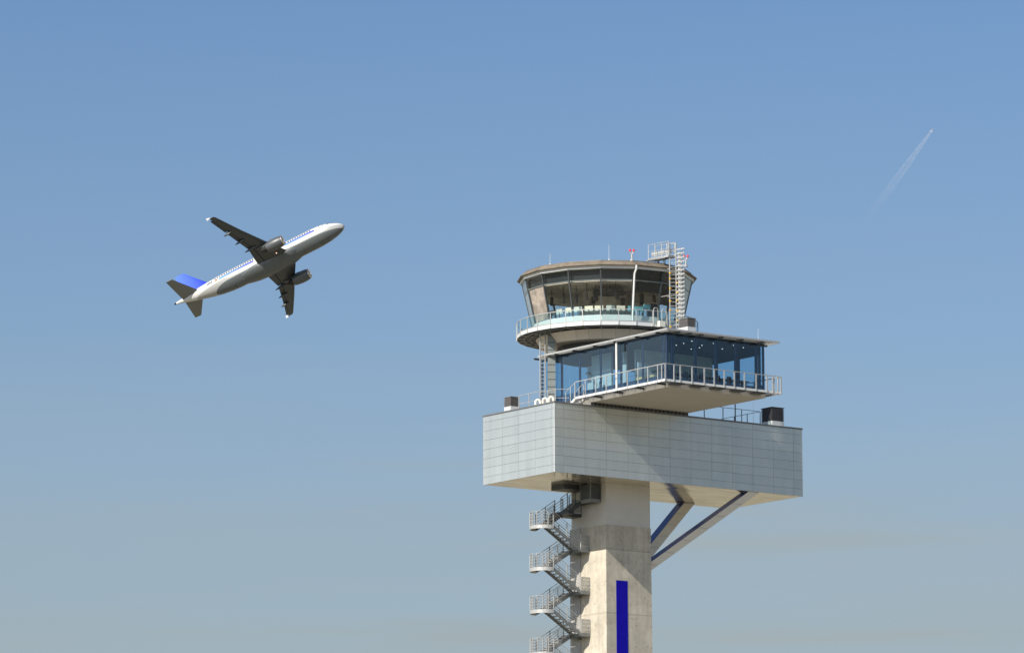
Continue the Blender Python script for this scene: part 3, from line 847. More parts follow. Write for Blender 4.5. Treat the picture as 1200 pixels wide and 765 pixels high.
a, tr = flight(VN, VC - .06, UC, ZO, UI, ZI); nf = spart('flight', a, M['galv_dark']); spart('treads', tr, M['galv'], nf)
nfr = spart('flight_railing', rails(VN + .02, UC, ZO, UI, ZI), M['galv'])
nfi = spart('flight_railing', rails(VC - .08, UC + .2, ZO - .12, UI - .2, ZI + .12), M['galv_dark'])
q = MB(); q.box(UI, 6.40, VN, VF, ZI - .20, ZI - .0); il = spart('landing', q, M['galv_dark'])
q = MB(); q.box(UI, 6.40, VN - .02, VN + .02, ZI - .22, ZI + .04); spart('landing_lip', q, M['galv_dark'], il)
q = MB(); q.box(UI, 6.33, VF - .02, VF + .02, ZI - .22, ZI + .04); spart('landing_lip', q, M['galv_dark'], il)
q = MB(); q.plate([(UI + .02, VN, ZI + .05), (6.36, VN, ZI + .05), (6.36, VN, ZI + 1.0), (UI + .02, VN, ZI + 1.0)], .02); pan = spart('mesh_panel', q, M['mesh'])
q = MB()
for k in range(4): q.tube((UI, VN - .02, ZI + .2 + .266 * k), (6.36, VN - .02, ZI + .2 + .266 * k), .014, 5)
q.tube((6.36, VN, ZI), (6.36, VN, ZI + 1.0), .03, 6); q.tube((UI, VN, ZI), (UI, VN, ZI + 1.0), .03, 6)
for k in range(4): q.tube((UI, VF, ZI + .2 + .266 * k), (6.30, VF, ZI + .2 + .266 * k), .014, 5)
ilr = spart('landing_railing', q, M['galv'])
ZN = ZO - TURN
a, tr = flight(VC + .06, VF, UI, ZI, UC, ZN); ff = spart('flight', a, M['galv_dark']); spart('treads', tr, M['galv'], ff)
ffr = spart('flight_railing', rails(VF - .02, UI, ZI, UC, ZN), M['galv_dark'])
ffi = spart('flight_railing', rails(VC + .08, UI - .2, ZI - .12, UC + .2, ZN + .12), M['galv'])
q = MB(); q.bar((UI - .1, VC, ZI - .28), (6.40, VC, ZI - .28), .12, .16); q.bar((6.36, VC, ZI - .3), (5.8, VC, ZI - 0.02), .08, .08); brk = spart('wall_bracket', q, M['galv_dark'])
protos = [ol, olr, nf, nfr, nfi, il, pan, ilr, ff, ffr, ffi, brk]
for k in range(1, 16):
    for p in protos:
        c_ = copy_tree(p, S); c_.location.z = p.location.z - TURN * k
# the top: back flight from the first landing to the wall, then a short flight up to the hatch
ZU = ZO + 1.12
a, tr = flight(VC + .06, VF, UC, ZO, 4.9, ZU, 6); f1 = spart('flight', a, M['dark']); spart('treads', tr, M['galv_dark'], f1)
spart('flight_railing', rails(VF - .02, UC, ZO, 4.9, ZU), M['galv_dark'])
spart('flight_railing', rails(VC + .08, UC + .1, ZO + .05, 4.9, ZU), M['galv_dark'])
q = MB(); q.box(4.9, 6.42, 5.35, VF, ZU - .22, ZU); l1 = spart('landing', q, M['dark'])
q = MB(); q.plate([(5.55, 5.33, ZU + .05), (6.38, 5.33, ZU + .05), (6.38, 5.33, ZU + .95), (5.55, 5.33, ZU + .95)], .02); spart('mesh_panel', q, M['mesh'])
q = MB()
for k in range(4): q.tube((5.5, 5.31, ZU + .2 + .25 * k), (6.38, 5.31, ZU + .2 + .25 * k), .014, 5)
q.tube((6.38, 5.31, ZU), (6.38, 5.31, ZU + .95), .03, 6)
spart('landing_railing', q, M['galv_dark'])
ZH = -1.18
a, tr = flight(4.25, 5.25, 4.55, ZU, 5.6, ZH, 6); f2 = spart('flight', a, M['dark']); spart('treads', tr, M['galv_dark'], f2)
spart('flight_railing', rails(4.27, 4.5, ZU, 5.65, ZH), M['dark'])
spart('flight_railing', rails(5.23, 4.5, ZU, 5.65, ZH), M['galv_dark'])
q = MB(); q.box(4.35, 4.95, 4.25, 6.3, ZU - .22, ZU - .002); spart('landing', q, M['dark'])
q = MB(); q.box(5.55, 6.42, 3.12, 5.3, ZH - .14, ZH + .04); l2 = spart('landing', q, M['dark'])
q = MB(); q.box(5.50, 5.54, 3.1, 5.3, ZH - .2, ZH + .10); spart('landing_lip', q, M['galv_dark'], l2)
q = MB(); q.box(5.55, 6.42, 3.08, 3.11, ZH - .18, ZH + .06); spart('landing_lip', q, M['galv_dark'], l2)
q = MB(); q.plate([(5.5, 3.07, ZH + .06), (6.40, 3.07, ZH + .06), (6.40, 3.07, ZH + 1.1), (5.5, 3.07, ZH + 1.1)], .02)
q.plate([(5.48, 4.2, ZH + .06), (5.48, 3.1, ZH + .06), (5.48, 3.1, ZH + 1.1), (5.48, 4.2, ZH + 1.1)], .02); spart('mesh_panel', q, M['dark'])
q = MB(); q.tube((5.47, 3.05, ZH), (5.47, 3.05, -.02), .03, 6); q.tube((5.47, 4.25, ZH), (5.47, 4.25, -.02), .03, 6); q.tube((6.40, 3.05, ZH), (6.40, 3.05, -.02), .025, 6)
spart('hatch_posts', q, M['galv_dark'])
q = MB(); q.box(4.3, 6.41, 4.6, 6.1, -.33, -.012); spart('hatch_hood', q, M['dark'])

# ================================================================== ROOF EQUIPMENT
def unit(label, u0, u1, v0, v1, z0, hb, h, m, m2, group='ventilation units on the roofs'):
    b0 = ((u0 + u1) / 2, (v0 + v1) / 2, z0)
    th_ = Thing('ventilation_unit', b0, label, 'ventilation unit', group)
    q = MB(); q.box(u0 - .06, u1 + .06, v0 - .06, v1 + .06, z0, z0 + hb * .35); q.build('plinth', M['cream'], th_.o, b0)
    q = MB(); q.box(u0, u1, v0, v1, z0 + hb * .35 + .002, z0 + hb); q.build('casing', M['white_sheet'], th_.o, b0)
    q = MB(); q.box(u0 + .05, u1 - .05, v0 + .05, v1 - .05, z0 + hb, z0 + h - .05)
    n = max(6, int((h - hb) / .07))
    for k in range(n):
        z = z0 + hb + .03 + (h - hb - .1) * k / n
        q.box(u0 - .01, u1 + .01, v0 - .01, v1 + .01, z, z + .032)
    q.build('louvres', m, th_.o, b0)
    q = MB(); q.box(u0 - .03, u1 + .03, v0 - .03, v1 + .03, z0 + h - .05, z0 + h); q.build('cap', m2, th_.o, b0)

ZR = BH - 0.059
unit('brown louvred ventilation unit on white base at the left end of the block roof', 0.55, 1.27, 5.85, 6.65, ZR, .52, 1.22, M['louvre'], M['galv_dark'])
unit('large dark louvred ventilation unit on the right end of the block roof', 20.05, 21.15, .42, 1.65, ZR, .50, 1.52, M['louvre_dark'], M['louvre_dark'])
unit('grey louvred ventilation unit on the lounge roof beside the caged ladder', 5.42, 6.12, -8.2, -7.2, 9.172, .50, 1.14, M['louvre'], M['galv_dark'])

# ladder with safety cage up to the cab roof
def ladder(label, foot, ztop, wdir, ndir, cage, mr, name='caged_ladder', w_=.46, yellow=True):
    b0 = Vector(foot); wd = Vector(wdir).normalized(); nd = Vector(ndir).normalized()
    th_ = Thing(name, b0, label, 'ladder', 'ladders on the tower roofs')
    H = ztop - b0.z
    for s in (-1, 1):
        q = MB(); p = b0 + wd * s * w_ / 2; q.bar(p, p + Vector((0, 0, H)), .07, .07, up=tuple(nd)); q.build('rail', mr, th_.o, b0)
    q = MB(); z = .25
    while z < H - .1:
        q.tube(b0 - wd * w_ / 2 + Vector((0, 0, z)), b0 + wd * w_ / 2 + Vector((0, 0, z)), .022, 5); z += .28
    q.build('rungs', M['galv'], th_.o, b0)
    return th_

lf = cp_(6.86, 42.0, 9.172)
la = cp_(1, 42, 0) - cp_(0, 42, 0)                # outward
screenx = Vector((RU[0], LV[0], 0)).normalized()  # tower coords of world +X
ld = ladder('tall galvanised ladder with white caged side rising from the lounge roof to the cab roof', lf, 16.72, screenx, la, True, M['galv'])
q = MB()
off = screenx * 0.46
z = lf.z + .2
k = 0
while z < 16.35:
    c0 = lf + screenx * .23
    p = [c0 + Vector((0, 0, z - lf.z)), c0 + screenx * .10 + la * .30 + Vector((0, 0, z - lf.z)), c0 + screenx * .34 + la * .34 + Vector((0, 0, z - lf.z + .05)), c0 + screenx * .42 + la * .05 + Vector((0, 0, z - lf.z + .08)), c0 + screenx * .36 - la * .2 + Vector((0, 0, z - lf.z + .06))]
    for a_, b_ in zip(p, p[1:]): q.bar(a_, b_, .012, .08)
    z += .30
q.build('cage_hoops', M['galv'], ld.o, ld.base)
q = MB()
for dd in (screenx * .33 + la * .30, screenx * .57 + la * .30, screenx * .64 + la * .05):
    q.bar(lf + dd + Vector((0, 0, .2)), lf + dd + Vector((0, 0, 7.15)), .04, .012, up=tuple(la))
q.build('cage_straps', M['galv'], ld.o, ld.base)
q = MB(); q.bar(lf + screenx * .47 + la * .02, lf + screenx * .47 + la * .02 + Vector((0, 0, 6.9)), .06, .26, up=tuple(screenx)); q.build('cable_tray', M['galv'], ld.o, ld.base)
q = MB()
for k, (s, z) in enumerate([(-1, .35), (1, .35), (1, .9), (-1, 1.55), (1, 2.0), (1, 2.7), (-1, 2.75), (-1, 3.4), (1, 3.45), (1, 4.0), (-1, 4.3), (-1, 5.0), (1, 4.7), (-1, 5.4)]):
    p = lf + screenx * s * .25 + la * .06 + Vector((0, 0, z)); q.box(p.x - .05, p.x + .05, p.y - .05, p.y + .05, p.z - .05, p.z + .05)
q.build('clamps', M['yellow'], ld.o, ld.base)
q = MB()
for z in (10.9, 13.0, 14.9):
    for s in (-1, 1):
        p = lf + screenx * s * .23 + Vector((0, 0, z - lf.z)); q.bar(p, p - la * (.40 if z > 14 else .36 if z < 11 else .9), .04, .04)
q.build('stays', M['galv'], ld.o, ld.base)

# gantry at the head of the ladder
gb0 = cp_(5.5, 36, 15.36)
gan = Thing('roof_gantry', gb0, 'galvanised access gantry with handrails beside the ladder head on the cab roof', 'gantry')
inn = cp_(4.7, 42, 15.8)
hd_ = lf + Vector((0, 0, 15.8 - lf.z)) - la * .1
q = MB(); q.bar(inn, hd_, .70, .14); q.build('walkway', M['galv'], gan.o, gb0)
q = MB(); q.bar(inn + Vector((0, 0, .38)), hd_ + Vector((0, 0, .38)), .06, .30); q.build('kick_plate', M['galv'], gan.o, gb0)
sd_ = (hd_ - inn).normalized(); pr = Vector((sd_.y, -sd_.x, 0)).normalized()
for s, nm in ((-.34, 0), (.34, 1)):
    q = MB()
    for z in (.55, 1.05): q.tube(inn + pr * s + Vector((0, 0, z)), hd_ + pr * s + Vector((0, 0, z)), .022, 5)
    for f in (0, .33, .66, 1.0):
        p = inn + (hd_ - inn) * f + pr * s; q.tube(p, p + Vector((0, 0, 1.05)), .025, 5)
    q.build('handrail', M['galv'], gan.o, gb0)
q = MB()
for f in (.15, .5, .72):
    p = inn + (hd_ - inn) * f
    for s in (-.3, .3): q.tube(p + pr * s, Vector((p.x, p.y, 15.3)) + pr * s, .04, 6)
q.build('legs', M['galv_dark'], gan.o, gb0)
q = MB(); p = hd_ + Vector((0, 0, 0)); 
for s in (-.28, .28):
    q.bar(hd_ + screenx * s - la * .1, hd_ + screenx * s - la * .1 + Vector((0, 0, .95)), .05, .05)
for z in (.45, .93): q.bar(hd_ - screenx * .28 - la * .1 + Vector((0, 0, z)), hd_ + screenx * .28 - la * .1 + Vector((0, 0, z)), .05, .05)
q.build('gate_frame', M['galv'], gan.o, gb0)
# broad sloping tray in front of the gantry
trb = cp_(5.8, 34, 15.40)
tr_ = MB(); tr_.bar(cp_(5.75, 29, 15.50), cp_(6.15, 40, 15.74), .5, .10)
o = single('cable_tray', tr_, M['galv'], tuple(trb), 'grey sloping cable tray lying on the cab roof below the gantry', 'cable tray')

# ladder and cable duct on the left side of the lounge
lb0 = Vector((2.55, 4.72, ZR))
l2_ = ladder('slim grey ladder beside the flat cable duct under the left of the gallery', lb0, 10.7, screenx, (0, -1, 0), False, M['galv'], 'wall_ladder', .36)
db = Vector((2.55, 4.72, ZR)) + screenx * .62
q = MB(); q.box(-.27, .27, -.10, .10, 0, 10.65 - ZR)
duct = Thing('cable_duct', db, 'flat grey vertical cable duct with bands standing left of the lounge glass', 'cable duct')
def oriented(mb, origin):
    for v in mb.bm.verts:
        v.co = Vector(origin) + screenx * v.co.x + Vector((-screenx.y, screenx.x, 0)) * v.co.y + Vector((0, 0, v.co.z))
    return mb
oriented(q, db).build('casing', M['duct'], duct.o, db)
for k in range(11):
    q = MB(); q.box(-.285, .285, -.115, .115, .3 + .53 * k, .35 + .53 * k); oriented(q, db).build('band', M['dark'], duct.o, db)

# obstruction lights
for (p, lb_) in ((cp_(6.0, 16.2, 15.34), 'twin red obstruction light on a pole above the white downpipe on the cab roof'), (cp_(6.05, 68, 15.55), 'twin red obstruction light on a pole right of the ladder head')):
    th_ = Thing('obstruction_light', p, lb_, 'warning light', 'obstruction lights on the cab roof')
    q = MB(); q.tube(p, p + Vector((0, 0, .5)), .06, 8); q.tube(p + Vector((0, 0, -.02)), p + Vector((0, 0, .1)), .14, 8)
    for s in (-1, 1): q.tube(p + Vector((0, 0, .42)), p + screenx * s * .12 + Vector((0, 0, .68)), .045, 6)
    q.build('pole', M['galv'], th_.o, p)
    for s in (-1, 1):
        q = MB(); c0 = p + screenx * s * .13 + Vector((0, 0, .68)); q.loft([[c0 + Vector((math.cos(t_) * r_, math.sin(t_) * r_, z_)) for t_ in np.linspace(0, 2 * math.pi, 10, endpoint=False)] for r_, z_ in ((.06, 0), (.08, .05), (.08, .11), (.05, .16), (.01, .18))])
        q.build('lens', M['red'], th_.o, p, 60)

# whip antennas / lightning rods
rods = [(cp_(5.8, 0.5, 15.35), 1.15, 'thin lightning rod at the middle front of the cab roof edge'),
        (cp_(5.8, -45, 15.35), .85, 'thin lightning rod at the left of the cab roof'),
        (Vector((6.0, -7.0, 9.172)), 1.95, 'thin whip antenna behind the ventilation unit on the lounge roof'),
        (Vector((11.9, -8.0, 9.172)), 1.0, 'short thin rod at the right end of the lounge roof'),
        (Vector((19.5, 1.9, ZR)), 2.0, 'thin rod beside the dark ventilation unit on the block roof')]
for p, h, lb_ in rods:
    q = MB(); q.tube(p, p + Vector((0, 0, h)), .014, 5, .008); q.tube(p, p + Vector((0, 0, .12)), .06, 6)
    single('lightning_rod', q, M['white'], tuple(p), lb_, 'antenna', 'rods on the roofs')
# wind sensor mast on the block roof
p = Vector((17.25, 1.2, ZR)); ms = Thing('sensor_mast', p, 'dark slim sensor mast among the railing on the right of the block roof', 'mast')
q = MB(); q.tube(p, p + Vector((0, 0, 1.95)), .045, 6); q.tube(p, p + Vector((0, 0, .25)), .09, 6); q.build('pole', M['dark'], ms.o, p)
q = MB(); q.bar(p + Vector((-.05, 0, 1.72)), p + screenx * .55 + Vector((0, 0, 1.72)), .03, .03); q.tube(p + Vector((0, 0, 1.85)), p + Vector((0, 0, 2.05)), .08, 8); q.build('sensor_arm', M['dark'], ms.o, p)

# swan neck vents on the block roof corner
for (u, v, lb_) in ((0.5, 2.85, 'leftmost of the three cream swan neck vents at the block corner'), (0.5, 2.0, 'middle one of the three cream swan neck vents at the block corner'), (0.5, 1.3, 'cream swan neck vent nearest the block corner')):
    p = Vector((u, v, ZR)); q = MB()
    pts = [p + Vector((0, 0, 0))] + [p + Vector((0, 0, .42)) + screenx * (.16 - .16 * math.cos(rad(a))) + Vector((0, 0, .16 * math.sin(rad(a)))) for a in range(0, 181, 30)] + [p + screenx * .32 + Vector((0, 0, .30))]
    q.path(pts, .085, 8)
    single('swan_neck_vent', q, M['cream'], tuple(p), lb_, 'vent pipe', 'swan neck vents on the block roof', 50)

# railings on the block roof
def fence(label, pts, h, n_rails, spacing, m, group=None, name='roof_railing', kick=False):
    b0 = Vector(pts[0]); th_ = Thing(name, b0, label, 'railing', group)
    q = MB()
    for k in range(n_rails):
        z = h * (1 - .5 * k)
        for a_, c_ in zip(pts, pts[1:]): q.tube(Vector(a_) + Vector((0, 0, z)), Vector(c_) + Vector((0, 0, z)), .022, 5)
    q.build('rails', m, th_.o, b0)
    if kick:
        q = MB()
        for a_, c_ in zip(pts, pts[1:]): q.bar(Vector(a_) + Vector((0, 0, .12)), Vector(c_) + Vector((0, 0, .12)), .03, .14)
        q.build('toe_board', M['dark'], th_.o, b0)
    for a_, c_ in zip(pts, pts[1:]):
        a_, c_ = Vector(a_), Vector(c_); n = max(1, round((c_ - a_).length / spacing))
        for k in range(n + 1):
            if k == n and tuple(c_) != tuple(pts[-1]): continue
            p_ = a_ + (c_ - a_) * k / n
            q = MB(); q.bar(p_, p_ + Vector((0, 0, h)), .05, .05, up=(0, 1, 0)); q.build('post', m, th_.o, b0)

M['galv_blue'] = mat('weathered steel railing', (0.20, 0.24, 0.26), 0.5, 0.3, 0.1)
fence('grey steel railing on the right part of the block roof under the lounge', [(12.3, .75, ZR), (19.2, .75, ZR), (19.2, 5.2, ZR)], 1.12, 1, 1.55, M['galv_blue'], kick=True)
fence('thin steel railing at the far left edge of the block roof', [(.8, 5.2, ZR), (.8, 2.8, ZR)], 1.2, 2, 1.2, M['galv'])
fence('steel railing in front of the cable duct at the block corner', [(1.3, 3.4, ZR), (1.3, 1.6, ZR), (2.1, 1.05, ZR)], 1.25, 2, .75, M['galv'])
# small stair from the block roof up to the balcony end
p = Vector((2.5, 1.1, ZR)); ss = Thing('roof_steps', p, 'short pale steel steps from the block roof to the end of the lounge balcony', 'steps')
q = MB()
for k in range(4): q.box(2.55, 3.25, 1.0 + .24 * k, 1.22 + .24 * k, 5.42 - .14 * k, 5.46 - .14 * k)
q.build('treads', M['galv'], ss.o, p)
q = MB()
for u in (2.55, 3.25): q.bar((u, .92, 5.5), (u, 2.0, 4.9), .05, .16)
q.build('stringers', M['white'], ss.o, p)
q = MB()
for u in (2.52, 3.28):
    q.path([(u, .95, 6.6), (u, 1.3, 6.45), (u, 2.0, 6.05), (u, 2.0, ZR)], .028, 6)
    for v in (.95, 1.45): q.tube((u, v, 5.3), (u, v, 6.55 if v < 1 else 6.37), .025, 5)
q.build('handrail', M['galv'], ss.o, p)
# hoop gate on the gallery by the ladder
p = cp_(6.6, 34, 10.96); hp = Thing('hoop_barrier', p, 'white tubular hoop at the gallery edge beside the caged ladder', 'barrier')
q = MB()
tq = cp_(1, 34, 0) - cp_(0, 34, 0); tq = Vector((-tq.y, tq.x, 0))
for s in (-.62, .1):
    q.path([p + tq * s + Vector((0, 0, -.3))] + [p + tq * s + Vector((0, 0, .85)) + tq * (.19 - .19 * math.cos(rad(a))) + Vector((0, 0, .19 * math.sin(rad(a)))) for a in range(0, 181, 30)] + [p + tq * (s + .38) + Vector((0, 0, -.3))], .03, 6)
q.build('hoops', M['galv'], hp.o, p, 50)
q = MB(); q.box(p.x - .25, p.x + .25, p.y - .2, p.y + .2, p.z - .3, p.z + .1); q.build('footing', M['cream'], hp.o, p)

# ================================================================== AIRLINER
ROT = np.array([[0.88284737, 0.41895547, -0.21226595], [-0.24999166, 0.80180247, 0.5427863], [0.39759866, -0.42613274, 0.81260458]])
PT = np.array([-48.585, 980.19, 176.874 + CAM_Z])
plane = bpy.data.objects.new('airliner', None); col.objects.link(plane)
m4 = Matrix([list(ROT[i]) + [PT[i]] for i in range(3)] + [[0, 0, 0, 1]])
plane.rotation_mode = 'QUATERNION'
plane.location = m4.translation; plane.rotation_quaternion = m4.to_quaternion()
tag(plane, 'white twin engined airliner with blue tail fin and grey belly climbing in the clear sky', 'airliner')
PB = (-18, 0, 0)         # aircraft coordinates: x from the nose, forward positive
def ap(name, mb, m, parent=None, smooth=40, label=None): return mb.build(name, m, parent or plane, PB, smooth, label)
STN = [(0, .03, .03, -.42), (-.12, .30, .29, -.42), (-.4, .58, .56, -.40), (-.9, .90, .88, -.34), (-1.6, 1.22, 1.22, -.24), (-2.5, 1.52, 1.54, -.13), (-3.6, 1.76, 1.80, -.05), (-5, 1.91, 1.98, -.01), (-6.5, 1.97, 2.06, 0), (-8, 1.975, 2.07, 0),
       (-16, 1.975, 2.07, 0), (-23.5, 1.975, 2.07, 0), (-25.5, 1.93, 2.02, .05), (-27.5, 1.80, 1.87, .18), (-29.5, 1.58, 1.62, .36), (-31.5, 1.28, 1.29, .58), (-33.5, .92, .93, .82), (-35.3, .57, .58, 1.02), (-36.6, .32, .33, 1.14), (-37.3, .22, .22, 1.18)]
sx = np.array([-s[0] for s in STN])
def prof(x):
    t_ = -x
    return [float(np.interp(t_, sx, [s[i] for s in STN])) for i in (1, 2, 3)]
def surf(x, ang, off=0.0):
    ry, rz, zc = prof(x)
    return Vector((x, -(ry + off) * math.cos(ang), zc + (rz + off) * math.sin(ang)))

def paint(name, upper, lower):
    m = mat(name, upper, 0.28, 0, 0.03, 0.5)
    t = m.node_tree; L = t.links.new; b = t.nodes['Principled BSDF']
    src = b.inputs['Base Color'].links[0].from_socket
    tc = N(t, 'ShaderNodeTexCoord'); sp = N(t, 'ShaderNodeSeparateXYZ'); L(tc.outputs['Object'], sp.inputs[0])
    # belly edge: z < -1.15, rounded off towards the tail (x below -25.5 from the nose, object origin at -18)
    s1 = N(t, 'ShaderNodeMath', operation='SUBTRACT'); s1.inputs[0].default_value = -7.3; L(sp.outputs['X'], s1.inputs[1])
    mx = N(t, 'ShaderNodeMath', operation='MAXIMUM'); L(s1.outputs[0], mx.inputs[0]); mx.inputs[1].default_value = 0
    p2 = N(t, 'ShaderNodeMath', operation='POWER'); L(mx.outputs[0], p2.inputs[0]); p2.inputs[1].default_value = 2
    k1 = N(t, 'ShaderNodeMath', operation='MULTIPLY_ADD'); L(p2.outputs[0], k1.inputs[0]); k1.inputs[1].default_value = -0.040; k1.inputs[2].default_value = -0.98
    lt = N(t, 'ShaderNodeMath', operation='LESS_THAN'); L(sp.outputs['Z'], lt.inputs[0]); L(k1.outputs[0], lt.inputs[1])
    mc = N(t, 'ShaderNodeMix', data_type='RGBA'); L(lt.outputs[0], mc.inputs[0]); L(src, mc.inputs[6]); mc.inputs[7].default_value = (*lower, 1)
    # light grey lower flank imitates side shading
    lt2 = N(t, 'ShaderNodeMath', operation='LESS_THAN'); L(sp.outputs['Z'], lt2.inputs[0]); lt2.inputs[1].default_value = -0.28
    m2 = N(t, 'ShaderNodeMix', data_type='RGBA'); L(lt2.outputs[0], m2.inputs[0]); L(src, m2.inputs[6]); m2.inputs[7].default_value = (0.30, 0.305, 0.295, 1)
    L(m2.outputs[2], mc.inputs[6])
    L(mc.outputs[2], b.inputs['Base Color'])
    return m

def grad(name, a, c, x0, x1):
    m = bpy.data.materials.new(name); m.use_nodes = True
    t = m.node_tree; L = t.links.new; b = t.nodes['Principled BSDF']; b.inputs['Roughness'].default_value = 0.3
    tc = N(t, 'ShaderNodeTexCoord'); sp = N(t, 'ShaderNodeSeparateXYZ'); L(tc.outputs['Object'], sp.inputs[0])
    mr = N(t, 'ShaderNodeMapRange'); mr.inputs['From Min'].default_value = x0; mr.inputs['From Max'].default_value = x1; L(sp.outputs['X'], mr.inputs['Value'])
    mc = N(t, 'ShaderNodeMix', data_type='RGBA'); L(mr.outputs[0], mc.inputs[0]); mc.inputs[6].default_value = (*a, 1); mc.inputs[7].default_value = (*c, 1)
    L(mc.outputs[2], b.inputs['Base Color']); return m

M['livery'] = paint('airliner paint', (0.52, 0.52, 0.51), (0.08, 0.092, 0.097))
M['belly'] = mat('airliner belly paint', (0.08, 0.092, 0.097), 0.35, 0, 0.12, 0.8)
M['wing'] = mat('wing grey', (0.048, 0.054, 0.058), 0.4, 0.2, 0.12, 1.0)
M['wing_dark'] = mat('wing gap dark', (0.008, 0.008, 0.009), 0.7, 0, 0.1)
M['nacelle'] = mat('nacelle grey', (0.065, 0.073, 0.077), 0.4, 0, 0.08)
M['lipmetal'] = mat('polished lip', (0.75, 0.66, 0.58), 0.2, 0.9, 0.05)
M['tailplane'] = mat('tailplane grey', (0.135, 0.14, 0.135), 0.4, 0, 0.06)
M['fin'] = grad('fin blue', (0.07, 0.15, 0.66), (0.018, 0.025, 0.42), -18.2, -11.5)
M['stripe_f'] = grad('front cheatline blue', (0.06, 0.22, 0.70), (0.015, 0.02, 0.42), 5.9, 12.2)
M['stripe_r'] = grad('rear cheatline blue', (0.07, 0.25, 0.72), (0.015, 0.03, 0.45), -8.9, -1.6)
M['black'] = mat('black glass', (0.012, 0.012, 0.015), 0.15, 0, 0.05)

xs = []
for a, c in zip(sx, sx[1:]):
    n = max(1, int((c - a) / 0.8)); xs += [a + (c - a) * k / n for k in range(n)]
xs.append(sx[-1])
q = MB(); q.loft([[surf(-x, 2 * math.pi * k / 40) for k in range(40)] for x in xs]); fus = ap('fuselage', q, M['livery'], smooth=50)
q = MB(); q.loft([[Vector((x, r * math.cos(t_), 1.2 + r * math.sin(t_))) for t_ in np.linspace(0, 2 * math.pi, 14, endpoint=False)] for x, r in ((-37.28, .225), (-37.55, .19), (-37.75, .13))]); ap('tail_cone', q, M['black'], fus)
# belly fairing
q = MB()
rings = []
for x, f in [(-10.3, 0.0), (-11.0, .35), (-12.0, .75), (-13.2, 1), (-16, 1), (-18.5, 1), (-20, .8), (-21.2, .45), (-22.4, 0.0)]:
    rings.append([Vector((x, -(1.55 + .62 * f) * math.cos(t_), -1.15 + (.55 * f + .3) * max(math.sin(t_), 0) * .6 + min(math.sin(t_), 0) * (.75 + .62 * f))) for t_ in np.linspace(0, 2 * math.pi, 28, endpoint=False)])
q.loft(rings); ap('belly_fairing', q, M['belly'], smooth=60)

def foil(n=9, t=.11):
    xsn = [(1 - math.cos(math.pi * k / n)) / 2 for k in range(n + 1)]
    yt = lambda x: 5 * t * (.2969 * math.sqrt(x) - .126 * x - .3516 * x * x + .2843 * x ** 3 - .1036 * x ** 4)
    up = [(x, yt(x)) for x in xsn[::-1]]; lo = [(x, -yt(x) * .85) for x in xsn[1:-1]]
    return up + lo
WS = [(0.0, -11.3, 7.4, -1.35, .14), (1.9, -12.0, 6.45, -1.25, .14), (6.4, -14.42, 3.75, -.80, .12), (11.5, -17.05, 2.55, -.18, .11), (16.6, -19.72, 1.52, .82, .10), (16.95, -20.05, 1.35, .90, .08)]
def wsec(y):
    ys = [s[0] for s in WS]
    return [float(np.interp(abs(y), ys, [s[i] for s in WS])) for i in (1, 2, 3, 4)]
def wring(y, c0, c1, side, shrink=0, up=0):
    le, ch, z, th_ = wsec(y)
    pts = []
    for x, h in foil(9, th_):
        xx = c0 + (c1 - c0) * x
        yt = 5 * th_ * (.2969 * math.sqrt(xx) - .126 * xx - .3516 * xx * xx + .2843 * xx ** 3 - .1036 * xx ** 4)
        s = 1 if h >= 0 else -.85
        if x in (0.0,): yt_ = yt * (0 if c0 == 0 else .0)
        else: yt_ = yt * s
        pts.append(Vector((le - ch * xx, side * y, z + ch * yt_ + up)))
    return pts
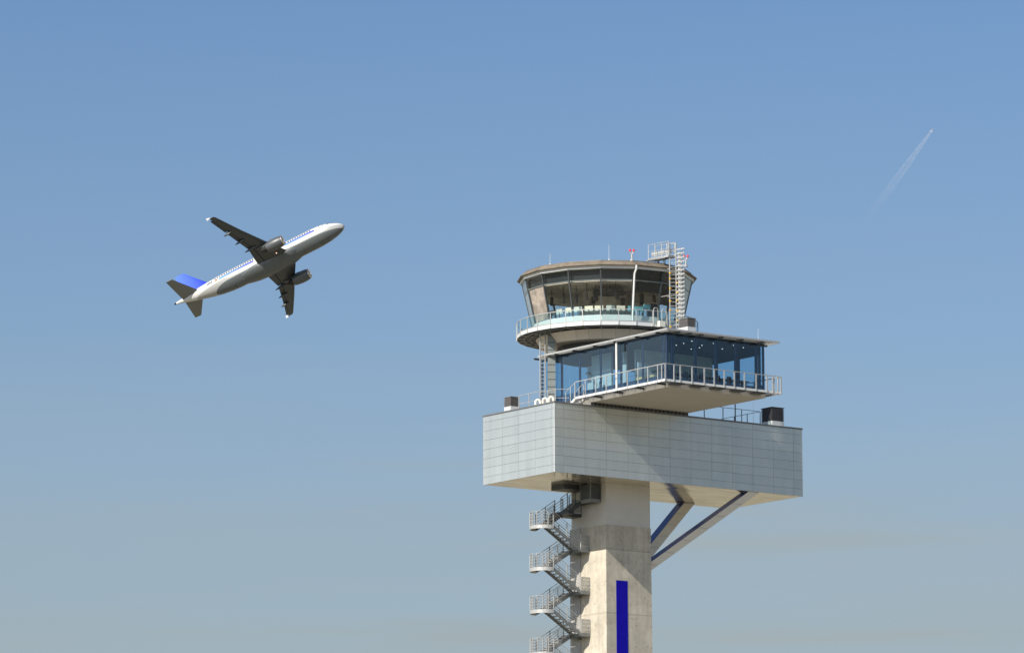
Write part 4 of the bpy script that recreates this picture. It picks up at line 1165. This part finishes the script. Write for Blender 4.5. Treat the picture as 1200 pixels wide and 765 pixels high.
def wing(side):
    ys = [0.0, 1.9, 3.5, 5, 6.4, 8, 10, 11.5, 13, 15, 16.6, 16.95]
    q = MB(); q.loft([wring(y, 0, 0.735, side) for y in ys]); wg = ap('wing', q, M['wing'], smooth=50)
    for (y0, y1, nm) in ((1.95, 6.3, 'flap'), (6.5, 12.4, 'flap'), (12.6, 16.3, 'aileron')):
        yy = np.linspace(y0, y1, 4)
        q = MB(); q.loft([wring(y, 0.765, 1.0, side, up=-.03) for y in yy]); ap(nm, q, M['wing'], wg, 50)
    q = MB(); q.loft([wring(y, 0.70, 0.80, side, up=.03) for y in (2, 6.4, 11.5, 16.3)]); ap('hinge_shroud', q, M['wing_dark'], wg, 50)
    q = MB()                                    # slat gap, a thin dark strip under the leading edge
    def under(y, xx, d=.012):
        le, ch, z, th_ = wsec(y); yt = 5 * th_ * (.2969 * math.sqrt(xx) - .126 * xx - .3516 * xx * xx + .2843 * xx ** 3 - .1036 * xx ** 4)
        return Vector((le - ch * xx, side * y, z - .85 * ch * yt - d))
    for y0, y1 in ((2.6, 5.0), (6.5, 9.5), (9.7, 12.8), (13.0, 16.2)):
        for k in range(4):
            a_, c_ = y0 + (y1 - y0) * k / 4, y0 + (y1 - y0) * (k + 1) / 4
            q.hexa([under(a_, .155), under(a_, .175), under(c_, .175), under(c_, .155)], [under(a_, .155, -.03), under(a_, .175, -.03), under(c_, .175, -.03), under(c_, .155, -.03)])
    ap('slat_gap', q, M['wing_dark'], wg, None)
    for y in (6.55, 9.3, 12.3):                 # flap track fairings
        le, ch, z, th_ = wsec(y); x0 = le - ch * .50; x1 = le - ch - .75 * (1.1 if y < 7 else .9)
        q = MB(); L_ = x0 - x1
        q.loft([[Vector((x0 - L_ * f, side * y + .20 * r * math.cos(t_), z - .22 - .28 * f + .30 * r * math.sin(t_))) for t_ in np.linspace(0, 2 * math.pi, 10, endpoint=False)] for f, r in ((0, .05), (.12, .5), (.3, .9), (.5, 1), (.75, .75), (.92, .35), (1, .06))])
        ap('flap_track_fairing', q, M['wing'], wg, 60)
    le, ch, z, th_ = wsec(16.95)                # wing tip fence
    q = MB(); y = 16.96
    poly = [(le - .6, z), (le - 1.25, z + .36), (le - 1.55, z + .38), (le - 1.45, z), (le - 1.5, z - .26), (le - 1.3, z - .26)]
    q.hexa([Vector((a_, side * y, b_)) for a_, b_ in poly], [Vector((a_, side * (y + .06), b_)) for a_, b_ in poly]); ap('wing_fence', q, M['galv'], wg, None)
    # engine
    ey, ez = side * 5.75, -2.12
    def lathe(pr, n=28): return [[Vector((x, ey + r * math.cos(t_), ez + r * math.sin(t_))) for t_ in np.linspace(0, 2 * math.pi, n, endpoint=False)] for x, r in pr]
    q = MB(); q.loft(lathe([(-11.18, .98), (-11.7, 1.10), (-12.4, 1.16), (-13.2, 1.14), (-14.1, 1.02), (-14.6, .93), (-14.6, .80), (-14.0, .82)]), cap=False); en = ap('engine', q, M['nacelle'], smooth=50)
    q = MB(); q.loft(lathe([(-11.35, .86), (-11.15, .87), (-11.04, .92), (-11.08, .97), (-11.18, .983)]), cap=False); ap('inlet_lip', q, M['lipmetal'], en, 60)
    q = MB(); q.loft(lathe([(-11.34, .865), (-11.9, .84), (-12.0, .30), (-11.55, .02)])); ap('fan', q, M['black'], en, 30)
    q = MB(); q.loft(lathe([(-14.2, .80), (-14.9, .62), (-15.5, .50), (-15.5, .36), (-16.1, .10), (-16.3, .02)])); ap('exhaust_cone', q, M['wing_dark'], en, 40)
    q = MB()
    poly = [(-12.1, -1.02), (-13.2, -.55), (-14.6, -.62), (-17.0, -.95), (-16.6, -1.25), (-15.0, -1.55), (-14.0, -1.35), (-12.6, -1.1)]
    q.hexa([Vector((a_, ey - .19, b_)) for a_, b_ in poly], [Vector((a_, ey + .19, b_)) for a_, b_ in poly]); ap('pylon', q, M['nacelle'], en, None)
    # tailplane
    q = MB()
    def tsec(f):
        y = .35 + (6.22 - .35) * f; le = -31.5 + (-34.95 + 31.5) * f; ch = 4.1 + (1.35 - 4.1) * f; z = .78 + .72 * f
        return [Vector((le - ch * x, side * y, z + ch * h)) for x, h in foil(8, .10)]
    q.loft([tsec(f) for f in (0, .5, .97, 1)]); ap('tailplane', q, M['tailplane'], smooth=50)
wing(-1); wing(1)
q = MB()
def fsec(f):
    z = 1.3 + (7.75 - 1.3) * f; le = -29.0 + (-34.45 + 29.0) * f; ch = 6.5 + (1.85 - 6.5) * f
    return [Vector((le - ch * x, ch * h, z)) for x, h in foil(8, .095)]
q.loft([fsec(f) for f in (0, .5, .97, 1)]); ap('tail_fin', q, M['fin'], smooth=50)
# landing gear doors and hatches on the belly
def belly_line(x0, y0, x1, y1, wd=.05, z=-2.46):
    q = MB(); q.bar((x0, y0, z), (x1, y1, z), wd, .012, up=(0, 0, 1)); return q
for s_ in (-1, 1):
    ap('gear_door_outline', belly_line(-16.4, .12 * s_, -18.3, .12 * s_), M['wing_dark'], None, None)
    ap('gear_door_outline', belly_line(-16.4, 1.05 * s_, -18.3, 1.05 * s_, z=-2.22), M['wing_dark'], None, None)
    ap('gear_door_outline', belly_line(-3.4, .35 * s_, -5.6, .35 * s_, z=-2.02), M['wing_dark'], None, None)
for x_ in (-9.2, -24.4):
    ap('hatch_outline', belly_line(x_, -.5, x_, .5, z=-2.075), M['wing_dark'], None, None)
# cheatlines
def strip(x0, x1, zc, hw, n, off=.012):
    q = MB(); rows = []
    for k in range(n + 1):
        x = x0 + (x1 - x0) * k / n; ry, rz, z0 = prof(x)
        a0 = math.asin((zc - hw - z0 * .9) / rz); a1 = math.asin((zc + hw - z0 * .9) / rz)
        rows.append([surf(x, a0 + (a1 - a0) * j / 3, off) for j in range(4)])
    q.grid(rows); return q
ap('cheatline', strip(-5.7, -12.2, .22, .19, 8), M['stripe_f'], fus)
ap('cheatline', strip(-19.2, -27.0, .18, .19, 10), M['stripe_r'], fus)
# flag of three bands at the rear
for k, m_ in enumerate((M['black'], M['red'], M['yellow'])):
    ap('flag_band', strip(-27.35, -27.9, .30 - .13 * k, .06, 2), m_, fus)
# cabin windows
def wpatch(x, a0, a1, w_, sgn):
    q = MB(); rows = []
    for xx in (x - w_ / 2, x + w_ / 2):
        r_ = []
        for j in range(3):
            p_ = surf(xx, a0 + (a1 - a0) * j / 2, .014); p_.y *= sgn; r_.append(p_)
        rows.append(r_)
    q.grid(rows); return q
zwin = .74
for sgn in (1, -1):
    for k in range(41):
        x = -6.6 - .53 * k
        ry, rz, z0 = prof(x); a_ = math.asin((zwin - z0 * .8) / rz)
        ap('cabin_window', wpatch(x, a_ - .10, a_ + .10, .31, sgn), M['black'], fus)
    for (x, a_, w_) in ((-1.72, .78, .42), (-2.25, .74, .5), (-2.85, .66, .5), (-1.55, 1.15, .42)):
        ap('cockpit_window', wpatch(x, a_ - .16, a_ + .16, w_, sgn), M['black'], fus)
    for x in (-4.2, -29.0):                     # door outlines
        q = MB(); ry, rz, z0 = prof(x)
        for dx in (-.42, .42):
            q.grid([[(lambda p_: Vector((p_.x, p_.y * sgn, p_.z)))(surf(x + dx + e_, a_, .012)) for a_ in np.linspace(-.25, .75, 6)] for e_ in (-.03, .03)])
        ap('door_outline', q, M['nacelle'], fus)
for (x, w_, z_) in ((-4.9, .10, .85), (-5.15, .08, .85), (-5.35, .1, .85), (-5.6, .1, .85)): ap('small_marking', strip(x, x - w_, -.25 + z_ * .2, .09, 2), M['nacelle'], fus)
for x in (-28.6, -28.85, -29.1, -29.35, -29.6): ap('registration_mark', strip(x, x - .17, .42, .15, 2), M['black'], fus)
q = MB(); p_ = Vector((-13.9, -3.0, -1.72)); q.loft([[p_ + Vector((.12 * math.cos(t_) * r_, .12 * math.sin(t_) * r_, -z_)) for t_ in np.linspace(0, 2 * math.pi, 8, endpoint=False)] for r_, z_ in ((1, 0), (.8, .08), (.1, .12))])
land = bpy.data.materials.new('lit landing light'); land.use_nodes = True
land.node_tree.nodes['Principled BSDF'].inputs['Emission Color'].default_value = (1, .62, .35, 1); land.node_tree.nodes['Principled BSDF'].inputs['Emission Strength'].default_value = 1.2
ap('landing_light', q, land)

# ================================================================== CONTRAIL, high above and far away
def world_dir(px, py):
    a, b_ = px - 600, py - 382.5
    c, s = math.cos(ROLL), math.sin(ROLL)
    u = c * a + s * b_; v = -s * a + c * b_
    d = Vector((u / FPX, 1, -v / FPX))
    return Vector((d.x, d.y * math.cos(PITCH) - d.z * math.sin(PITCH), d.y * math.sin(PITCH) + d.z * math.cos(PITCH)))
ALT = 10000.0
def at_alt(px, py):
    d = world_dir(px, py); return d * (ALT / d.z) + Vector((0, 0, CAM_Z))
tip = at_alt(1092.5, 152.5); end = at_alt(1016, 258)
axis = (end - tip); LEN = axis.length; ax = axis.normalized(); side_ = ax.cross(Vector((0, 0, 1))).normalized()
cm = bpy.data.materials.new('ice crystal trail'); cm.use_nodes = True
t = cm.node_tree; t.nodes.clear(); L = t.links.new
o_ = N(t, 'ShaderNodeOutputMaterial'); mx = N(t, 'ShaderNodeMixShader'); tr = N(t, 'ShaderNodeBsdfTransparent'); df = N(t, 'ShaderNodeAddShader'); d1 = N(t, 'ShaderNodeBsdfDiffuse'); d2 = N(t, 'ShaderNodeBsdfTranslucent'); d1.inputs['Color'].default_value = (.5, .5, .5, 1); d2.inputs['Color'].default_value = (.45, .45, .45, 1); L(d1.outputs[0], df.inputs[0]); L(d2.outputs[0], df.inputs[1])
tc = N(t, 'ShaderNodeTexCoord'); sp = N(t, 'ShaderNodeSeparateXYZ'); L(tc.outputs['Object'], sp.inputs[0])
mr = N(t, 'ShaderNodeMapRange'); mr.inputs['From Min'].default_value = 0; mr.inputs['From Max'].default_value = LEN; mr.inputs['To Min'].default_value = .62; mr.inputs['To Max'].default_value = 0.0
L(sp.outputs['X'], mr.inputs['Value'])
nz = N(t, 'ShaderNodeTexNoise'); nz.inputs['Scale'].default_value = .004; nz.inputs['Detail'].default_value = 3; L(tc.outputs['Object'], nz.inputs['Vector'])
n3 = N(t, 'ShaderNodeMapRange'); n3.inputs['From Min'].default_value = .3; n3.inputs['From Max'].default_value = .7; n3.inputs['To Min'].default_value = .55; n3.inputs['To Max'].default_value = 1.1; L(nz.outputs['Fac'], n3.inputs['Value'])
lw = N(t, 'ShaderNodeLayerWeight'); lw.inputs['Blend'].default_value = .5
iv = N(t, 'ShaderNodeMath', operation='SUBTRACT'); iv.inputs[0].default_value = 1; L(lw.outputs['Facing'], iv.inputs[1])
k1 = N(t, 'ShaderNodeMath', operation='MULTIPLY'); L(mr.outputs[0], k1.inputs[0]); L(n3.outputs[0], k1.inputs[1])
k2 = N(t, 'ShaderNodeMath', operation='MULTIPLY'); L(k1.outputs[0], k2.inputs[0]); L(iv.outputs[0], k2.inputs[1])
L(k2.outputs[0], mx.inputs[0]); L(tr.outputs[0], mx.inputs[1]); L(df.outputs[0], mx.inputs[2]); L(mx.outputs[0], o_.inputs['Surface'])
ctr = bpy.data.objects.new('contrail', None); col.objects.link(ctr); ctr.location = tip
ctr.rotation_mode = 'QUATERNION'
ctr.rotation_quaternion = Matrix((ax, side_, ax.cross(side_))).transposed().to_quaternion()
tag(ctr, 'thin double white vapour trail fading downwards in the upper right of the sky', 'contrail')
for s in (-1, 1):
    q = MB(); rings = []
    for k in range(25):
        f = k / 24; x = 60 + (LEN - 60) * f
        cy = s * (6 + 17 * min(1, f * 2.5) + 5 * f); r = 6 + 19 * f ** .8
        rings.append([Vector((x, cy + r * math.cos(t_), r * math.sin(t_))) for t_ in np.linspace(0, 2 * math.pi, 16, endpoint=False)])
    q.loft(rings); q.build('vapour_trail', cm, ctr, (0, 0, 0), 60)
# the tiny aircraft that draws it
fp = bpy.data.objects.new('distant_airliner', None); col.objects.link(fp); fp.location = tip; fp.rotation_mode = 'QUATERNION'; fp.rotation_quaternion = ctr.rotation_quaternion
tag(fp, 'tiny bright aircraft at the head of the vapour trail', 'airliner')
q = MB(); q.loft([[Vector((x, r * math.cos(t_), r * math.sin(t_))) for t_ in np.linspace(0, 2 * math.pi, 10, endpoint=False)] for x, r in ((-32, .3), (-29, 2), (-24, 2.9), (16, 2.9), (26, 1.5), (32, .4))]); q.build('fuselage', M['white'], fp, (0, 0, 0), 50)
q = MB()
for s in (-1, 1):
    q.hexa([Vector((-6, 0, -1)), Vector((8, 0, -1)), Vector((17, s * 30, .5)), Vector((13, s * 30, .5))], [Vector((-6, 0, 0)), Vector((8, 0, 0)), Vector((17, s * 30, 1)), Vector((13, s * 30, 1))])
q.build('wing', M['white'], fp)
